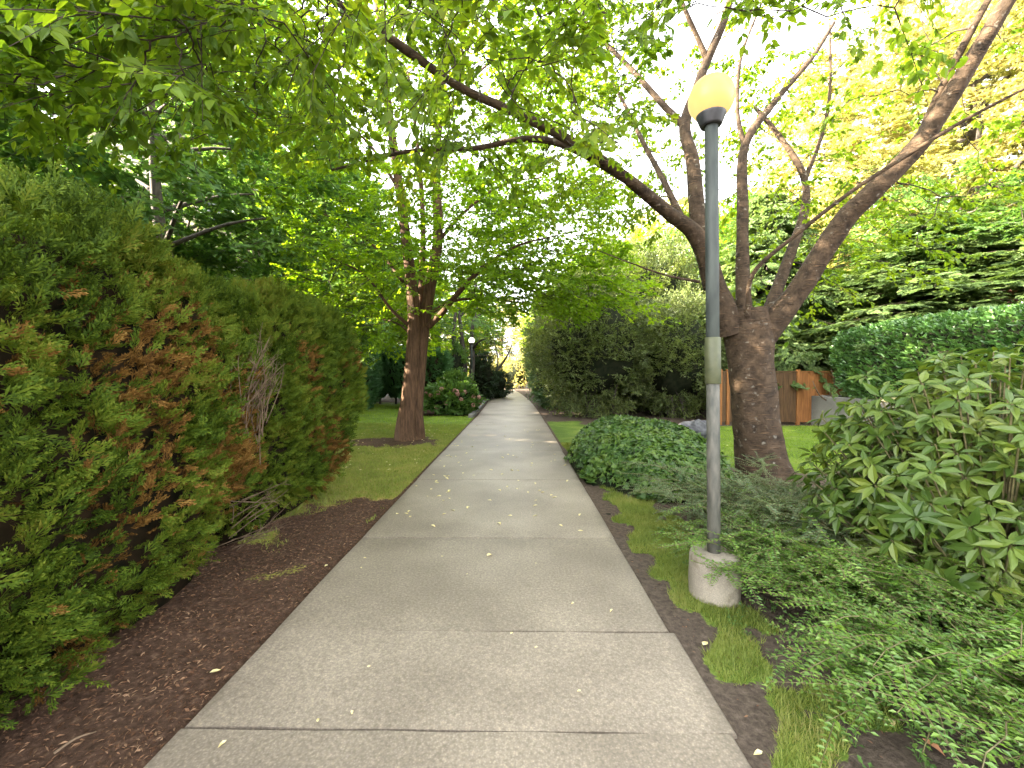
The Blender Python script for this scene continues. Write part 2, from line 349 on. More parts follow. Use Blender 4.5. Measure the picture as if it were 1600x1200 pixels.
# concrete path: fine aggregate, faint stains, a trowelled sheen
def concrete(name, c0, c1, speck=.55, rough=.55, sc_=1.0, stain=(.09, .075, .05), stain_lo=.62, slabs=False):
    m, t, N, Lk = newmat(name)
    tc = N('ShaderNodeTexCoord')
    a = N('ShaderNodeTexNoise'); a.inputs['Scale'].default_value = 1.1 * sc_; a.inputs['Detail'].default_value = 6; Lk(tc.outputs['Object'], a.inputs['Vector'])
    r1 = ramp(t, [(.34, c0), (.64, c1)]); Lk(a.outputs[0], r1.inputs[0])
    b = N('ShaderNodeTexVoronoi'); b.inputs['Scale'].default_value = 95 * sc_; Lk(tc.outputs['Object'], b.inputs['Vector'])
    r2 = ramp(t, [(.0, (1.7, 1.66, 1.58)), (.16, (1.05, 1.05, 1.05)), (.6, (.74, .73, .71))]); Lk(b.outputs['Distance'], r2.inputs[0])
    hv = N('ShaderNodeTexNoise'); hv.inputs['Scale'].default_value = 60 * sc_; hv.inputs['Detail'].default_value = 3; Lk(tc.outputs['Object'], hv.inputs['Vector'])
    r3 = ramp(t, [(.3, (.72, .71, .69)), (.5, (1, 1, 1)), (.72, (1.45, 1.42, 1.36))]); Lk(hv.outputs[0], r3.inputs[0])
    m1 = N('ShaderNodeMix', data_type='RGBA', blend_type='MULTIPLY'); m1.inputs[0].default_value = speck; Lk(r1.outputs[0], m1.inputs[6]); Lk(r2.outputs[0], m1.inputs[7])
    m2 = N('ShaderNodeMix', data_type='RGBA', blend_type='MULTIPLY'); m2.inputs[0].default_value = speck; Lk(m1.outputs[2], m2.inputs[6]); Lk(r3.outputs[0], m2.inputs[7])
    s = N('ShaderNodeTexNoise'); s.inputs['Scale'].default_value = 2.6 * sc_; s.inputs['Detail'].default_value = 8; s.inputs['Roughness'].default_value = .7; Lk(tc.outputs['Object'], s.inputs['Vector'])
    rs = ramp(t, [(stain_lo, (0, 0, 0)), (stain_lo + .14, (1, 1, 1))]); Lk(s.outputs[0], rs.inputs[0])
    sm = N('ShaderNodeMath', operation='MULTIPLY'); sm.inputs[1].default_value = .6; Lk(rs.outputs[0], sm.inputs[0])
    m3 = N('ShaderNodeMix', data_type='RGBA'); Lk(sm.outputs[0], m3.inputs[0]); Lk(m2.outputs[2], m3.inputs[6]); m3.inputs[7].default_value = (*stain, 1)
    col = m3.outputs[2]
    if slabs:      # slab-to-slab tone and soil washed onto the two edges
        gi = N('ShaderNodeNewGeometry'); rs_ = ramp(t, [(0, (.86, .86, .84)), (1, (1.1, 1.1, 1.1))]); Lk(gi.outputs['Random Per Island'], rs_.inputs[0])
        m4 = N('ShaderNodeMix', data_type='RGBA', blend_type='MULTIPLY'); m4.inputs[0].default_value = 1; Lk(col, m4.inputs[6]); Lk(rs_.outputs[0], m4.inputs[7])
        sx = N('ShaderNodeSeparateXYZ'); Lk(tc.outputs['Object'], sx.inputs[0])
        ab = N('ShaderNodeMath', operation='ADD'); ab.inputs[1].default_value = .2675; Lk(sx.outputs[0], ab.inputs[0])
        a2 = N('ShaderNodeMath', operation='ABSOLUTE'); Lk(ab.outputs[0], a2.inputs[0])
        a3 = N('ShaderNodeMath', operation='MULTIPLY_ADD'); a3.inputs[1].default_value = .30; Lk(s.outputs[0], a3.inputs[0]); Lk(a2.outputs[0], a3.inputs[2])
        re_ = ramp(t, [(0, (0, 0, 0)), (1, (1, 1, 1))]); mr_ = N('ShaderNodeMapRange'); mr_.inputs[1].default_value = 1.27; mr_.inputs[2].default_value = 1.40; mr_.inputs[4].default_value = .65; Lk(a3.outputs[0], mr_.inputs[0])
        m5 = N('ShaderNodeMix', data_type='RGBA'); Lk(mr_.outputs[0], m5.inputs[0]); Lk(m4.outputs[2], m5.inputs[6]); m5.inputs[7].default_value = (.075, .06, .045, 1); col = m5.outputs[2]
    pb = N('ShaderNodeBsdfPrincipled'); Lk(col, pb.inputs['Base Color']); pb.inputs['Roughness'].default_value = rough; pb.inputs['Specular IOR Level'].default_value = .45
    bp = N('ShaderNodeBump'); bp.inputs['Strength'].default_value = .35; bp.inputs['Distance'].default_value = .004; Lk(hv.outputs[0], bp.inputs['Height']); Lk(bp.outputs[0], pb.inputs['Normal'])
    out = N('ShaderNodeOutputMaterial'); Lk(pb.outputs[0], out.inputs[0])
    return m
M['path'] = concrete('path_concrete', (.175, .146, .115), (.27, .23, .183), .8, .5, slabs=True)
M['footing'] = concrete('footing_concrete', (.20, .175, .14), (.34, .30, .24), .5, .85, 2.0, (.09, .07, .035), .5)
M['wall'] = concrete('wall_concrete', (.075, .072, .066), (.15, .145, .13), .3, .85, .8, (.07, .07, .06), .5)

# ------------------------------------------------------------------ ground
PL, PR = -1.47, 0.935            # path edges
def path_shift(y):               # the far path bends a little to the left
    return -0.0016 * np.maximum(0, np.asarray(y, float) - 14) ** 2
def sstep(a, b, x): t = np.clip((x - a) / (b - a), 0, 1); return t * t * (3 - 2 * t)
def ground_z(x, y):
    x = np.asarray(x, float); y = np.asarray(y, float)
    p = np.stack([x, y, np.zeros_like(x)], -1)
    xs = x - path_shift(y)
    d = np.maximum(np.maximum(PL - xs, xs - PR), 0)          # distance from the path
    k = sstep(0.0, .5, d)
    z = -.03 + k * (fbm(p, .8, 3, 3) - .5) * .10 + sstep(.02, .3, d) * (fbm(p, 6, 9, 2) - .5) * .03
    z = z - sstep(.02, .10, d) * (1 - sstep(.1, .4, d)) * .008
    # raised bed on the right, behind the retaining wall
    z = z + sstep(9.3, 9.6, x) * sstep(2, 6, y) * (1 - sstep(60, 90, y)) * .85
    z = z + np.maximum(0, x - 10.5) * .42 * sstep(2, 8, y) * (1 - sstep(70, 120, y)) * (1 - sstep(22, 60, x))
    z = np.where((xs > PL) & (xs < PR), -.06, z)
    return z
def grass_mask(x, y):
    x = np.asarray(x, float); y = np.asarray(y, float); p = np.stack([x, y, np.zeros_like(x)], -1)
    n = fbm(p, 1.6, 21, 3) - .5; n2 = fbm(p, 4.5, 31, 2) - .5
    xs = x - path_shift(y)
    left = sstep(3.4, 5.4, y + n * 3.0 + n2 * 1.6 - (xs + 2.2) * .35) * sstep(-1.50, -1.56, xs) * (1 - sstep(22.5, 23.5, y))
    left = left * sstep(.35, 1.25, np.hypot((x + 2.65) / 1.1, (y - 9.6)) + n * 1.5 + n2 * .7)
    left = left * (1 - sstep(15.3, 16.0, y + n) * sstep(-4.2, -3.8, x))
    strip = sstep(.42, .60, 0.80 - np.abs(xs - (1.29 + n * .25)) * 1.9 + n2 * 1.3 + n * 1.1) * sstep(1.0, 1.05, xs)
    lawn = sstep(3.4, 3.8, x + n * .6) * sstep(6.3, 6.8, y + n * .6) * (1 - sstep(12.6, 12.75, y)) * (1 - sstep(9.1, 9.2, x))
    lawn = lawn * sstep(.7, 1.2, np.hypot(x - 3.5, y - 6.2) + n * .6)
    near = sstep(.97, 1.05, xs) * (1 - sstep(1.9, 2.4, xs + n)) * sstep(8.5, 9.2, y) * (1 - sstep(13.6, 14.2, y))
    return np.clip(np.maximum.reduce([left, strip * (y < 9.3), lawn, near]), 0, 1)

def axis_pts(a, b, step, far, k=1.45):
    core = list(np.arange(a, b + 1e-6, step)); lo = []; hi = []; d = step
    x = a
    while x > -far: d *= k; x -= d; lo.append(x)
    x = b; d = step
    while x < far: d *= k; x += d; hi.append(x)
    return np.array(lo[::-1] + core + hi)
gx = axis_pts(-5, 5.2, .06, 400); gx = np.unique(np.concatenate([gx, np.arange(5.4, 24, .25)])); gy = axis_pts(-1.5, 11, .07, 500); gy = np.unique(np.concatenate([gy, np.arange(11.2, 60, .5)]))
X, Y = np.meshgrid(gx, gy); Z = ground_z(X, Y)
mb = MB(); ny, nx = X.shape
i = np.arange(ny - 1)[:, None] * nx; k = np.arange(nx - 1)[None, :]
mb.add(np.stack([X, Y, Z], -1).reshape(-1, 3), np.stack([i + k, i + k + 1, i + nx + k + 1, i + nx + k], -1).reshape(-1, 4), True)
def ground_mat():
    m, t, N, Lk = newmat('ground')
    tc = N('ShaderNodeTexCoord'); at = N('ShaderNodeAttribute', attribute_name='grass'); bk = N('ShaderNodeAttribute', attribute_name='bark')
    n1 = N('ShaderNodeTexNoise'); n1.inputs['Scale'].default_value = 26; n1.inputs['Detail'].default_value = 6; n1.inputs['Roughness'].default_value = .7; Lk(tc.outputs['Object'], n1.inputs['Vector'])
    soil = ramp(t, [(.3, (.035, .026, .02)), (.55, (.085, .065, .05)), (.75, (.14, .11, .085))]); Lk(n1.outputs[0], soil.inputs[0])
    mul = ramp(t, [(.3, (.028, .016, .010)), (.55, (.075, .043, .028)), (.75, (.17, .105, .07))]); Lk(n1.outputs[0], mul.inputs[0])
    mx = N('ShaderNodeMix', data_type='RGBA'); Lk(bk.outputs['Fac'], mx.inputs[0]); Lk(soil.outputs[0], mx.inputs[6]); Lk(mul.outputs[0], mx.inputs[7])
    n2 = N('ShaderNodeTexNoise'); n2.inputs['Scale'].default_value = 1.3; n2.inputs['Detail'].default_value = 4; Lk(tc.outputs['Object'], n2.inputs['Vector'])
    n3 = N('ShaderNodeTexNoise'); n3.inputs['Scale'].default_value = 55; n3.inputs['Detail'].default_value = 4; Lk(tc.outputs['Object'], n3.inputs['Vector'])
    gs = N('ShaderNodeMath', operation='MULTIPLY_ADD'); gs.inputs[1].default_value = 1.25; Lk(n2.outputs[0], gs.inputs[0]); gq = N('ShaderNodeMath', operation='MULTIPLY_ADD'); gq.inputs[1].default_value = .75; gq.inputs[2].default_value = -.5; Lk(n3.outputs[0], gq.inputs[0]); Lk(gq.outputs[0], gs.inputs[2])
    gr = ramp(t, [(.3, (.065, .11, .016)), (.55, (.11, .165, .025)), (.75, (.18, .21, .05))]); Lk(gs.outputs[0], gr.inputs[0])
    dry = N('ShaderNodeMix', data_type='RGBA', blend_type='MULTIPLY'); Lk(gr.outputs[0], dry.inputs[6]); dry.inputs[7].default_value = (2.1, 1.3, 1.9, 1)
    dr = N('ShaderNodeAttribute', attribute_name='dry'); Lk(dr.outputs['Fac'], dry.inputs[0])
    ad = N('ShaderNodeMath', operation='ADD'); sb = N('ShaderNodeMath', operation='MULTIPLY_ADD'); sb.inputs[1].default_value = .9; sb.inputs[2].default_value = -.45
    Lk(n3.outputs[0], sb.inputs[0]); Lk(at.outputs['Fac'], ad.inputs[0]); Lk(sb.outputs[0], ad.inputs[1])
    st = ramp(t, [(.42, (0, 0, 0)), (.58, (1, 1, 1))]); Lk(ad.outputs[0], st.inputs[0])
    m2 = N('ShaderNodeMix', data_type='RGBA'); Lk(st.outputs[0], m2.inputs[0]); Lk(mx.outputs[2], m2.inputs[6]); Lk(dry.outputs[2], m2.inputs[7])
    pb = N('ShaderNodeBsdfPrincipled'); pb.inputs['Roughness'].default_value = .9; pb.inputs['Specular IOR Level'].default_value = .15; Lk(m2.outputs[2], pb.inputs['Base Color'])
    bp = N('ShaderNodeBump'); bp.inputs['Strength'].default_value = .8; bp.inputs['Distance'].default_value = .02; Lk(n1.outputs[0], bp.inputs['Height']); Lk(bp.outputs[0], pb.inputs['Normal'])
    out = N('ShaderNodeOutputMaterial'); Lk(pb.outputs[0], out.inputs[0])
    return m
g = struct(mb.build('ground', ground_mat()))
def attr(name, v):
    a = g.data.attributes.new(name, 'FLOAT', 'POINT'); a.data.foreach_set('value', v.ravel().astype(np.float32))
GM = grass_mask(X, Y)
attr('grass', GM)
attr('bark', np.where(X < -1, 1.0, 0.25 * (Y > 4)))
attr('dry', (1 - sstep(8.5, 12, Y + (X + 3) * .3)) * (X < 0))

# path: cast slabs with open joints, soil showing between
mb = MB()
joints = [-2.6, -1.2, .4, 1.765, 2.47, 3.90, 6.07, 8.4, 10.8, 13.3]
ys = list(np.arange(15.8, 47, 2.4)); joints = joints + ys
r = random.Random(3)
for a, b in zip(joints[:-1], joints[1:]):
    n = max(2, int((b - a) / .3)); yy = np.linspace(a + .005, b - .005, n)
    jl, jr = r.uniform(-.008, .008), r.uniform(-.008, .008)
    if abs(a - 1.765) < .01: jr = .018
    if abs(a - 2.47) < .01: jr = -.012
    zt = r.uniform(-.003, .003); sk = r.uniform(-.012, .012)
    nxp = 9; xx = np.linspace(0, 1, nxp); V = []
    for q, y in enumerate(yy):
        s = float(path_shift(y)); xl = PL + s + jl; xr = PR + s + jr
        e = .012
        row = [(xl, -.08)] + [(xl + .001, zt - e)] + [(xl + e, zt)] + [(xl + e + (xr - xl - 2 * e) * u, zt) for u in xx[1:-1]] + [(xr - e, zt), (xr - .001, zt - e), (xr, -.08)]
        t = q / (n - 1)
        for x, z in row:
            drop = .007 if (q in (0, n - 1) and z > -.02) else 0
            yo = sk * (x / 1.2) if q in (0, n - 1) else 0
            V.append((x, y + yo + .004 * math.sin(x * 9 + a * 3) * (q in (0, n - 1)), z - drop))
    w_ = len(row); i = np.arange(n - 1)[:, None] * w_; k = np.arange(w_ - 1)[None, :]
    Vv = np.array(V)
    # end faces
    c = len(Vv); ends = []
    for q, sgn in ((0, -1), (n - 1, 1)):
        ends.append(Vv[q * w_:(q + 1) * w_] + np.array([0, 0, 0])); 
    E0 = ends[0].copy(); E0[:, 2] = -.08; E1 = ends[1].copy(); E1[:, 2] = -.08
    Vv = np.vstack([Vv, E0, E1])
    f = np.stack([i + k, i + k + 1, i + w_ + k + 1, i + w_ + k], -1).reshape(-1, 4)
    kk = np.arange(w_ - 1)
    f0 = np.stack([c + kk, c + kk + 1, kk + 1, kk], -1); L = (n - 1) * w_
    f1 = np.stack([L + kk, L + kk + 1, c + w_ + kk + 1, c + w_ + kk], -1)
    mb.add(Vv, [f, f0, f1])
struct(mb.build('path', M['path']))

# ------------------------------------------------------------------ tree machinery
def ball(n, rg, shell=.5):
    d = unit(rg.normal(size=(n, 3))); return d * (rg.uniform(shell ** 3, 1, n) ** (1 / 3))[:, None]
def sample_ell(c, rad, n, rg, shell=.5, thr=.42, f=.9, seed=0):
    """points through an ellipsoid, clumped by a noise so gaps stay open"""
    out = np.zeros((0, 3)); c = np.asarray(c, float); rad = np.asarray(rad, float)
    for _ in range(30):
        p = c + ball(n * 3, rg, shell) * rad
        p = p[fbm(p, f, seed, 2) > thr]
        out = np.vstack([out, p])
        if len(out) >= n: break
    return out[:n]
def sample_view(boxes, rg):
    """points of a crown given as regions of the photograph with a depth range"""
    out = []
    for (x0, x1, y0, y1, d0, d1, n, *thr) in boxes:
        got = np.zeros((0, 3)); th = thr[0] if thr else .4
        for _ in range(30):
            m = n * 3
            D = rg.uniform(d0, d1, m)
            p = np.stack([(rg.uniform(x0, x1, m) - HX) * D / F, D, CAMZ - (rg.uniform(y0, y1, m) - HY) * D / F], -1)
            p = p[fbm(p, 1.1, 5, 2) > th]
            got = np.vstack([got, p])
            if len(got) >= n: break
        out.append(got[:n])
    return np.vstack(out)
def sprays(twig, crown, p, ax, rg, K=30, L=.7, leafL=.09, leafW=.042, tpl=OVATE, droop=.35, tw=True, flat=.25, rt=.0035):
    """leafy shoots: p base points, ax shoot directions"""
    n = len(p)
    if n == 0: return
    ax = unit(ax); up = np.array([0, 0, 1.])
    nr = unit(up + rg.normal(size=(n, 3)) * flat); nr = unit(nr - ax * np.sum(nr * ax, 1, keepdims=True)); sd = np.cross(ax, nr)
    Ls = L * rg.uniform(.7, 1.3, n)
    m = 5
    # axis plus side twigs
    t = rg.uniform(.15, .8, (n, m)); sg = np.where(np.arange(m) % 2 == 0, 1., -1.)[None, :] * np.ones((n, 1))
    A = p[:, None] + ax[:, None] * (t * Ls[:, None])[..., None] - up * (droop * .3 * (t * Ls[:, None]) ** 2)[..., None]
    dirs = unit(ax[:, None] * .75 + sd[:, None] * (sg * rg.uniform(.5, 1.0, (n, m)))[..., None] + rg.normal(size=(n, m, 3)) * .15)
    sl_ = (Ls[:, None] * rg.uniform(.3, .55, (n, m)))
    B = A + dirs * sl_[..., None] - up * (droop * .35 * sl_)[..., None]
    E = p + ax * Ls[:, None] - up * (droop * .3 * Ls ** 2)[:, None]
    if tw:
        mid = p + ax * (Ls * .5)[:, None] - up * (droop * .3 * (Ls * .5) ** 2)[:, None]
        twig.sticks(p, mid, rt * 1.5, rt); twig.sticks(mid, E, rt, rt * .5)
        twig.sticks(A.reshape(-1, 3), B.reshape(-1, 3), rt * .7, rt * .4)
    # leaves on axis and side twigs
    which = rg.integers(0, m + 2, (n, K)); u = rg.uniform(.05, 1, (n, K)); ii = np.arange(n)[:, None]
    wi = np.minimum(which, m - 1); onax = which >= m
    S = np.where(onax[..., None], p[:, None], A[ii, wi]); Q = np.where(onax[..., None], E[:, None], B[ii, wi])
    lp = S + (Q - S) * u[..., None]
    ld = unit(Q - S)
    s2 = np.where(rg.random((n, K)) < .5, 1., -1.)
    side = unit(np.cross(ld, np.broadcast_to(nr[:, None], ld.shape)))
    la = unit(ld * .6 + side * (s2 * .8)[..., None] - up * droop * rg.uniform(.2, 1.2, (n, K))[..., None] + rg.normal(size=(n, K, 3)) * .22)
    ln = unit(np.broadcast_to(nr[:, None], la.shape) + rg.normal(size=(n, K, 3)) * .35)
    s = rg.uniform(.65, 1.2, n * K)
    crown.leaves(lp.reshape(-1, 3), la.reshape(-1, 3), ln.reshape(-1, 3), leafL * s, leafW * s * rg.uniform(.85, 1.15, n * K), tpl)
def skeleton(limbs, res=5):
    nodes = []
    for pts, rad in limbs:
        a, b = catmull(np.array(pts, float), np.array(rad, float), res); nodes.append(np.hstack([a, b[:, None]]))
    return np.vstack(nodes)
def connect(twig, nodes, pts, rg, sag=.12, rmax=.016, rmin=.0045, n=5):
    """joins every shoot to the nearest wood already grown; returns shoot directions"""
    d0 = np.array([np.min(np.sum((nodes[:, :3] - q) ** 2, 1)) for q in pts]); order = np.argsort(d0)
    cap = len(nodes) + len(pts) * 5; N_ = np.zeros((cap, 4)); N_[:len(nodes)] = nodes; cnt = len(nodes)
    ax = np.zeros_like(pts); out_c = nodes[:, :3].mean(0)
    for j in order:
        q = pts[j]; dd = np.sum((N_[:cnt, :3] - q) ** 2, 1) + (N_[:cnt, 2] > q[2] + .4) * .15
        b = int(np.argmin(dd)); a = N_[b, :3]; D = np.linalg.norm(q - a)
        t = np.linspace(0, 1, n)[:, None]
        c = a + (q - a) * t
        c[:, 2] += np.sin(t[:, 0] * PI) * D * sag * rg.uniform(-.3, 1)
        c[1:-1] += rg.normal(size=(n - 2, 3)) * D * .05
        r0 = min(max(rmin * 1.3, N_[b, 3] * .6), rmax, .006 + D * .012); rr = np.linspace(r0, rmin, n)
        if D > .05: twig.tube(c, rr, 4, 1, cap=False)
        N_[cnt:cnt + n - 1, :3] = c[1:]; N_[cnt:cnt + n - 1, 3] = rr[1:]; cnt += n - 1
        v = c[-1] - c[-2]; o = q - out_c; o[2] *= .2
        ax[j] = unit(v) * .8 + unit(o) * .5 + rg.normal(size=3) * .3
        ax[j, 2] *= .5
    return ax
def limb(*rows): return [P(a, b, d) for a, b, d, _ in rows], [q[3] * .82 for q in rows]

# ------------------------------------------------------------------ cherry tree on the right
def cherry():
    rg = np.random.default_rng(11)
    base = P(1192, 752, 6.2); base[2] = 0
    root = thing('cherry_tree', 'old cherry tree with thick scarred trunk forking low behind the near lamp post', 'tree', tuple(base))
    tr = MB(); tw = MB(); cr = MB()
    b = base
    def flare(t, a):
        return np.exp(-t * 9) * (.30 + .22 * np.cos(a * 3 + 1) + .12 * np.cos(a * 5)) + .05 * np.sin(a * 3 + t * 4) + .035 * np.sin(a * 7 - t * 3)
    tr.tube([b + [0.03, 0, -.15], P(1190, 735, 6.2), P(1180, 680, 6.2), P(1174, 620, 6.2), P(1168, 560, 6.2), P(1166, 515, 6.2), P(1164, 485, 6.2)],
            [.40, .345, .305, .295, .305, .34, .28], 28, 8, .10, 2, flare=flare)
    A = limb((1140, 520, 6.18, .25), (1115, 450, 6.1, .18), (1085, 372, 6.0, .145), (1040, 335, 5.8, .108), (960, 270, 5.4, .083), (880, 220, 5.0, .068), (800, 180, 4.7, .057), (720, 143, 4.4, .049), (640, 88, 4.1, .05), (570, 38, 3.8, .04), (470, -25, 3.4, .028))
    B_ = limb((985, 290, 5.52, .07), (900, 240, 5.3, .058), (830, 222, 5.2, .048), (740, 236, 5.1, .038), (640, 240, 5.0, .028), (520, 268, 4.9, .015))
    Cc = limb((1112, 450, 6.15, .17), (1088, 350, 6.3, .145), (1078, 260, 6.4, .12), (1065, 205, 6.5, .10), (1082, 150, 6.5, .09), (1098, 105, 6.5, .085), (1125, 40, 6.4, .065), (1150, -60, 6.3, .045))
    Cb = limb((1098, 105, 6.5, .06), (1085, 75, 6.45, .045), (1060, 20, 6.3, .035), (1040, -40, 6.2, .025))
    D_ = limb((1065, 205, 6.5, .075), (1030, 170, 6.6, .06), (985, 120, 6.8, .05), (940, 75, 6.9, .04), (880, 10, 7, .025))
    E_ = limb((1066, 355, 6.1, .07), (1035, 290, 6.5, .052), (1005, 235, 6.8, .045), (975, 175, 7.0, .035), (950, 130, 7.1, .02))
    F_ = limb((1160, 520, 6.3, .15), (1156, 420, 6.5, .115), (1155, 330, 6.7, .10), (1157, 235, 6.9, .085), (1200, 170, 7.1, .065), (1255, 105, 7.2, .05), (1290, 50, 7.3, .03))
    F2 = limb((1157, 240, 6.9, .05), (1145, 180, 7.0, .04), (1150, 100, 7.0, .03), (1180, 20, 7.1, .018))
    G_ = limb((1185, 520, 6.4, .13), (1225, 410, 6.8, .10), (1250, 330, 7.1, .08), (1245, 275, 7.2, .065), (1205, 215, 7.4, .05), (1170, 175, 7.5, .035))
    G2 = limb((1248, 290, 7.2, .05), (1275, 215, 7.3, .042), (1285, 150, 7.3, .03), (1283, 50, 7.4, .018))
    H_ = limb((1180, 535, 6.15, .24), (1240, 458, 5.9, .18), (1305, 355, 5.6, .155), (1350, 308, 5.4, .145), (1420, 235, 5.2, .13), (1465, 165, 5.0, .115), (1515, 80, 4.8, .10), (1560, 0, 4.6, .085), (1610, -90, 4.4, .06))
    H2 = limb((1415, 245, 5.22, .07), (1445, 170, 5.1, .058), (1480, 95, 4.9, .05), (1530, 0, 4.7, .04))
    I_ = limb((1165, 495, 5.9, .045), (1172, 430, 5.75, .036), (1235, 372, 5.5, .034), (1320, 305, 5.2, .032), (1420, 240, 4.9, .03), (1500, 192, 4.7, .024), (1610, 135, 4.4, .016))
    J_ = limb((1090, 442, 6.1, .028), (1040, 432, 6.0, .018), (990, 415, 5.9, .014), (930, 392, 5.8, .008))
    limbs = [A, B_, Cc, Cb, D_, E_, F_, F2, G_, G2, H_, H2, I_, J_]
    for k, (p, r) in enumerate(limbs):
        tr.tube(p, r, 12 if max(r) > .08 else 8, 6, .14 if max(r) > .08 else .1, 20 + k)
    nodes = skeleton(limbs)
    nodes = nodes[nodes[:, 2] > 2.4]
    boxes = [(-60, 420, -160, 60, 2.2, 3.6, 78), (-40, 330, 20, 150, 2.3, 3.6, 38), (300, 760, -160, 70, 2.4, 4.4, 110), (40, 560, 40, 210, 3.4, 5.0, 58), (480, 760, 60, 260, 4.0, 6.0, 75),
             (700, 1050, -150, 110, 2.8, 5.6, 100), (740, 1000, 110, 260, 4.2, 6.2, 50), (780, 900, 90, 190, 2.8, 3.4, 9), (1000, 1400, -120, 45, 3.0, 5.5, 64), (930, 1340, 10, 330, 6.6, 9.0, 125),
             (1200, 1420, 270, 440, 6.2, 8.2, 24), (1300, 1640, 60, 420, 5.0, 7.4, 34), (1350, 1640, -120, 40, 2.9, 4.4, 34), (1080, 1330, 330, 470, 6.6, 8.4, 18), (820, 1050, 260, 360, 5.8, 7.6, 20),
             (900, 1300, -400, -150, 4.5, 9.0, 50)]
    pts = sample_view(boxes, rg)
    ax = connect(tw, nodes, pts, rg)
    sprays(tw, cr, pts, ax, rg, K=54, L=.68, leafL=.085, leafW=.046, droop=.5)
    part(tr, 'trunk', M['cherry_bark'], root); part(tw, 'branches', M['twig_bark'], root); part(cr, 'crown', M['cherry_leaf'], root)
cherry()

# ------------------------------------------------------------------ two-stemmed tree on the left lawn
def lawn_tree():
    rg = np.random.default_rng(12)
    base = P(637, 686, 9.9); base[2] = 0
    root = thing('lawn_tree', 'leafy two-stemmed tree with reddish bark on the lawn left of the path', 'tree', tuple(base))
    tr = MB(); tw = MB(); cr = MB()
    def flare(t, a): return np.exp(-t * 12) * (.35 + .2 * np.cos(a * 4)) - .10 * np.exp(-((a - 4.9) / .25) ** 2) + .04 * np.sin(a * 5 + t * 3)
    tr.tube([base + [0, 0, -.15], P(634, 672, 9.9), P(640, 620, 9.9), P(645, 560, 9.9), P(648, 510, 9.9), P(645, 460, 9.9), P(636, 380, 9.8), P(622, 270, 9.8), P(608, 160, 9.7), P(595, 40, 9.6), P(580, -80, 9.6)],
            [.25, .22, .19, .175, .165, .145, .125, .105, .085, .06, .035], 20, 7, .09, 3, flare=flare)
    S2 = limb((655, 690, 10.0, .17), (652, 640, 10.0, .16), (658, 560, 10.0, .165), (664, 500, 10.05, .175), (674, 440, 10.1, .165), (685, 370, 10.2, .15), (683, 270, 10.3, .12), (690, 170, 10.4, .09), (700, 30, 10.4, .05))
    S3 = limb((655, 500, 10.1, .12), (660, 430, 10.3, .10), (662, 350, 10.5, .085), (655, 240, 10.7, .06), (640, 120, 10.8, .04))
    R1 = limb((670, 510, 9.95, .10), (690, 490, 9.8, .085), (722, 452, 9.5, .07), (760, 415, 9.2, .05), (810, 385, 8.9, .03), (870, 370, 8.7, .015))
    R2 = limb((672, 490, 10, .06), (710, 470, 10.2, .045), (770, 468, 10.4, .035), (850, 480, 10.6, .022), (930, 488, 10.7, .01))
    R3 = limb((684, 380, 10.2, .06), (730, 330, 10.0, .045), (790, 290, 9.8, .03), (860, 280, 9.6, .015))
    L1 = limb((640, 510, 9.9, .06), (610, 482, 9.6, .045), (570, 430, 9.3, .03), (510, 400, 9.0, .018))
    L2 = limb((630, 440, 9.8, .055), (590, 390, 10.2, .04), (540, 350, 10.5, .025), (490, 330, 10.7, .012))
    L3 = limb((625, 300, 9.8, .05), (580, 230, 9.5, .035), (520, 180, 9.3, .02))
    L4 = limb((648, 530, 9.9, .04), (620, 505, 10.4, .03), (570, 495, 10.9, .02), (520, 490, 11.2, .01))
    R4 = limb((690, 200, 10.4, .05), (740, 130, 10.2, .035), (800, 80, 10.0, .02))
    limbs = [S2, S3, R1, R2, R3, L1, L2, L3, L4, R4]
    for k, (p, r) in enumerate(limbs): tr.tube(p, r, 14 if max(r) > .1 else 7, 6, .09, 40 + k)
    nodes = skeleton(limbs); nodes = nodes[nodes[:, 2] > 2.4]
    boxes = [(470, 900, 60, 330, 7.8, 12.5, 290, .44), (470, 640, 300, 480, 8.0, 12.0, 130, .42), (680, 930, 290, 440, 8.0, 11.5, 250, .38), (700, 970, 415, 482, 8.6, 11.8, 160, .34), (500, 640, 430, 540, 9.4, 12, 100, .38),
             (430, 900, -140, 60, 7.5, 12.5, 150, .42), (590, 690, 480, 540, 10.5, 13, 28, .42), (560, 800, 280, 480, 10.6, 13.0, 90, .45)]
    pts = sample_view(boxes, rg)
    ax = connect(tw, nodes, pts, rg, rmin=.005)
    sprays(tw, cr, pts, ax, rg, K=80, L=1.0, leafL=.088, leafW=.07, tpl=DIAMOND, droop=.22, flat=.12, rt=.004)
    part(tr, 'trunk', M['lime_bark'], root); part(tw, 'branches', M['twig_bark'], root); part(cr, 'crown', M['lime_leaf'], root)
lawn_tree()

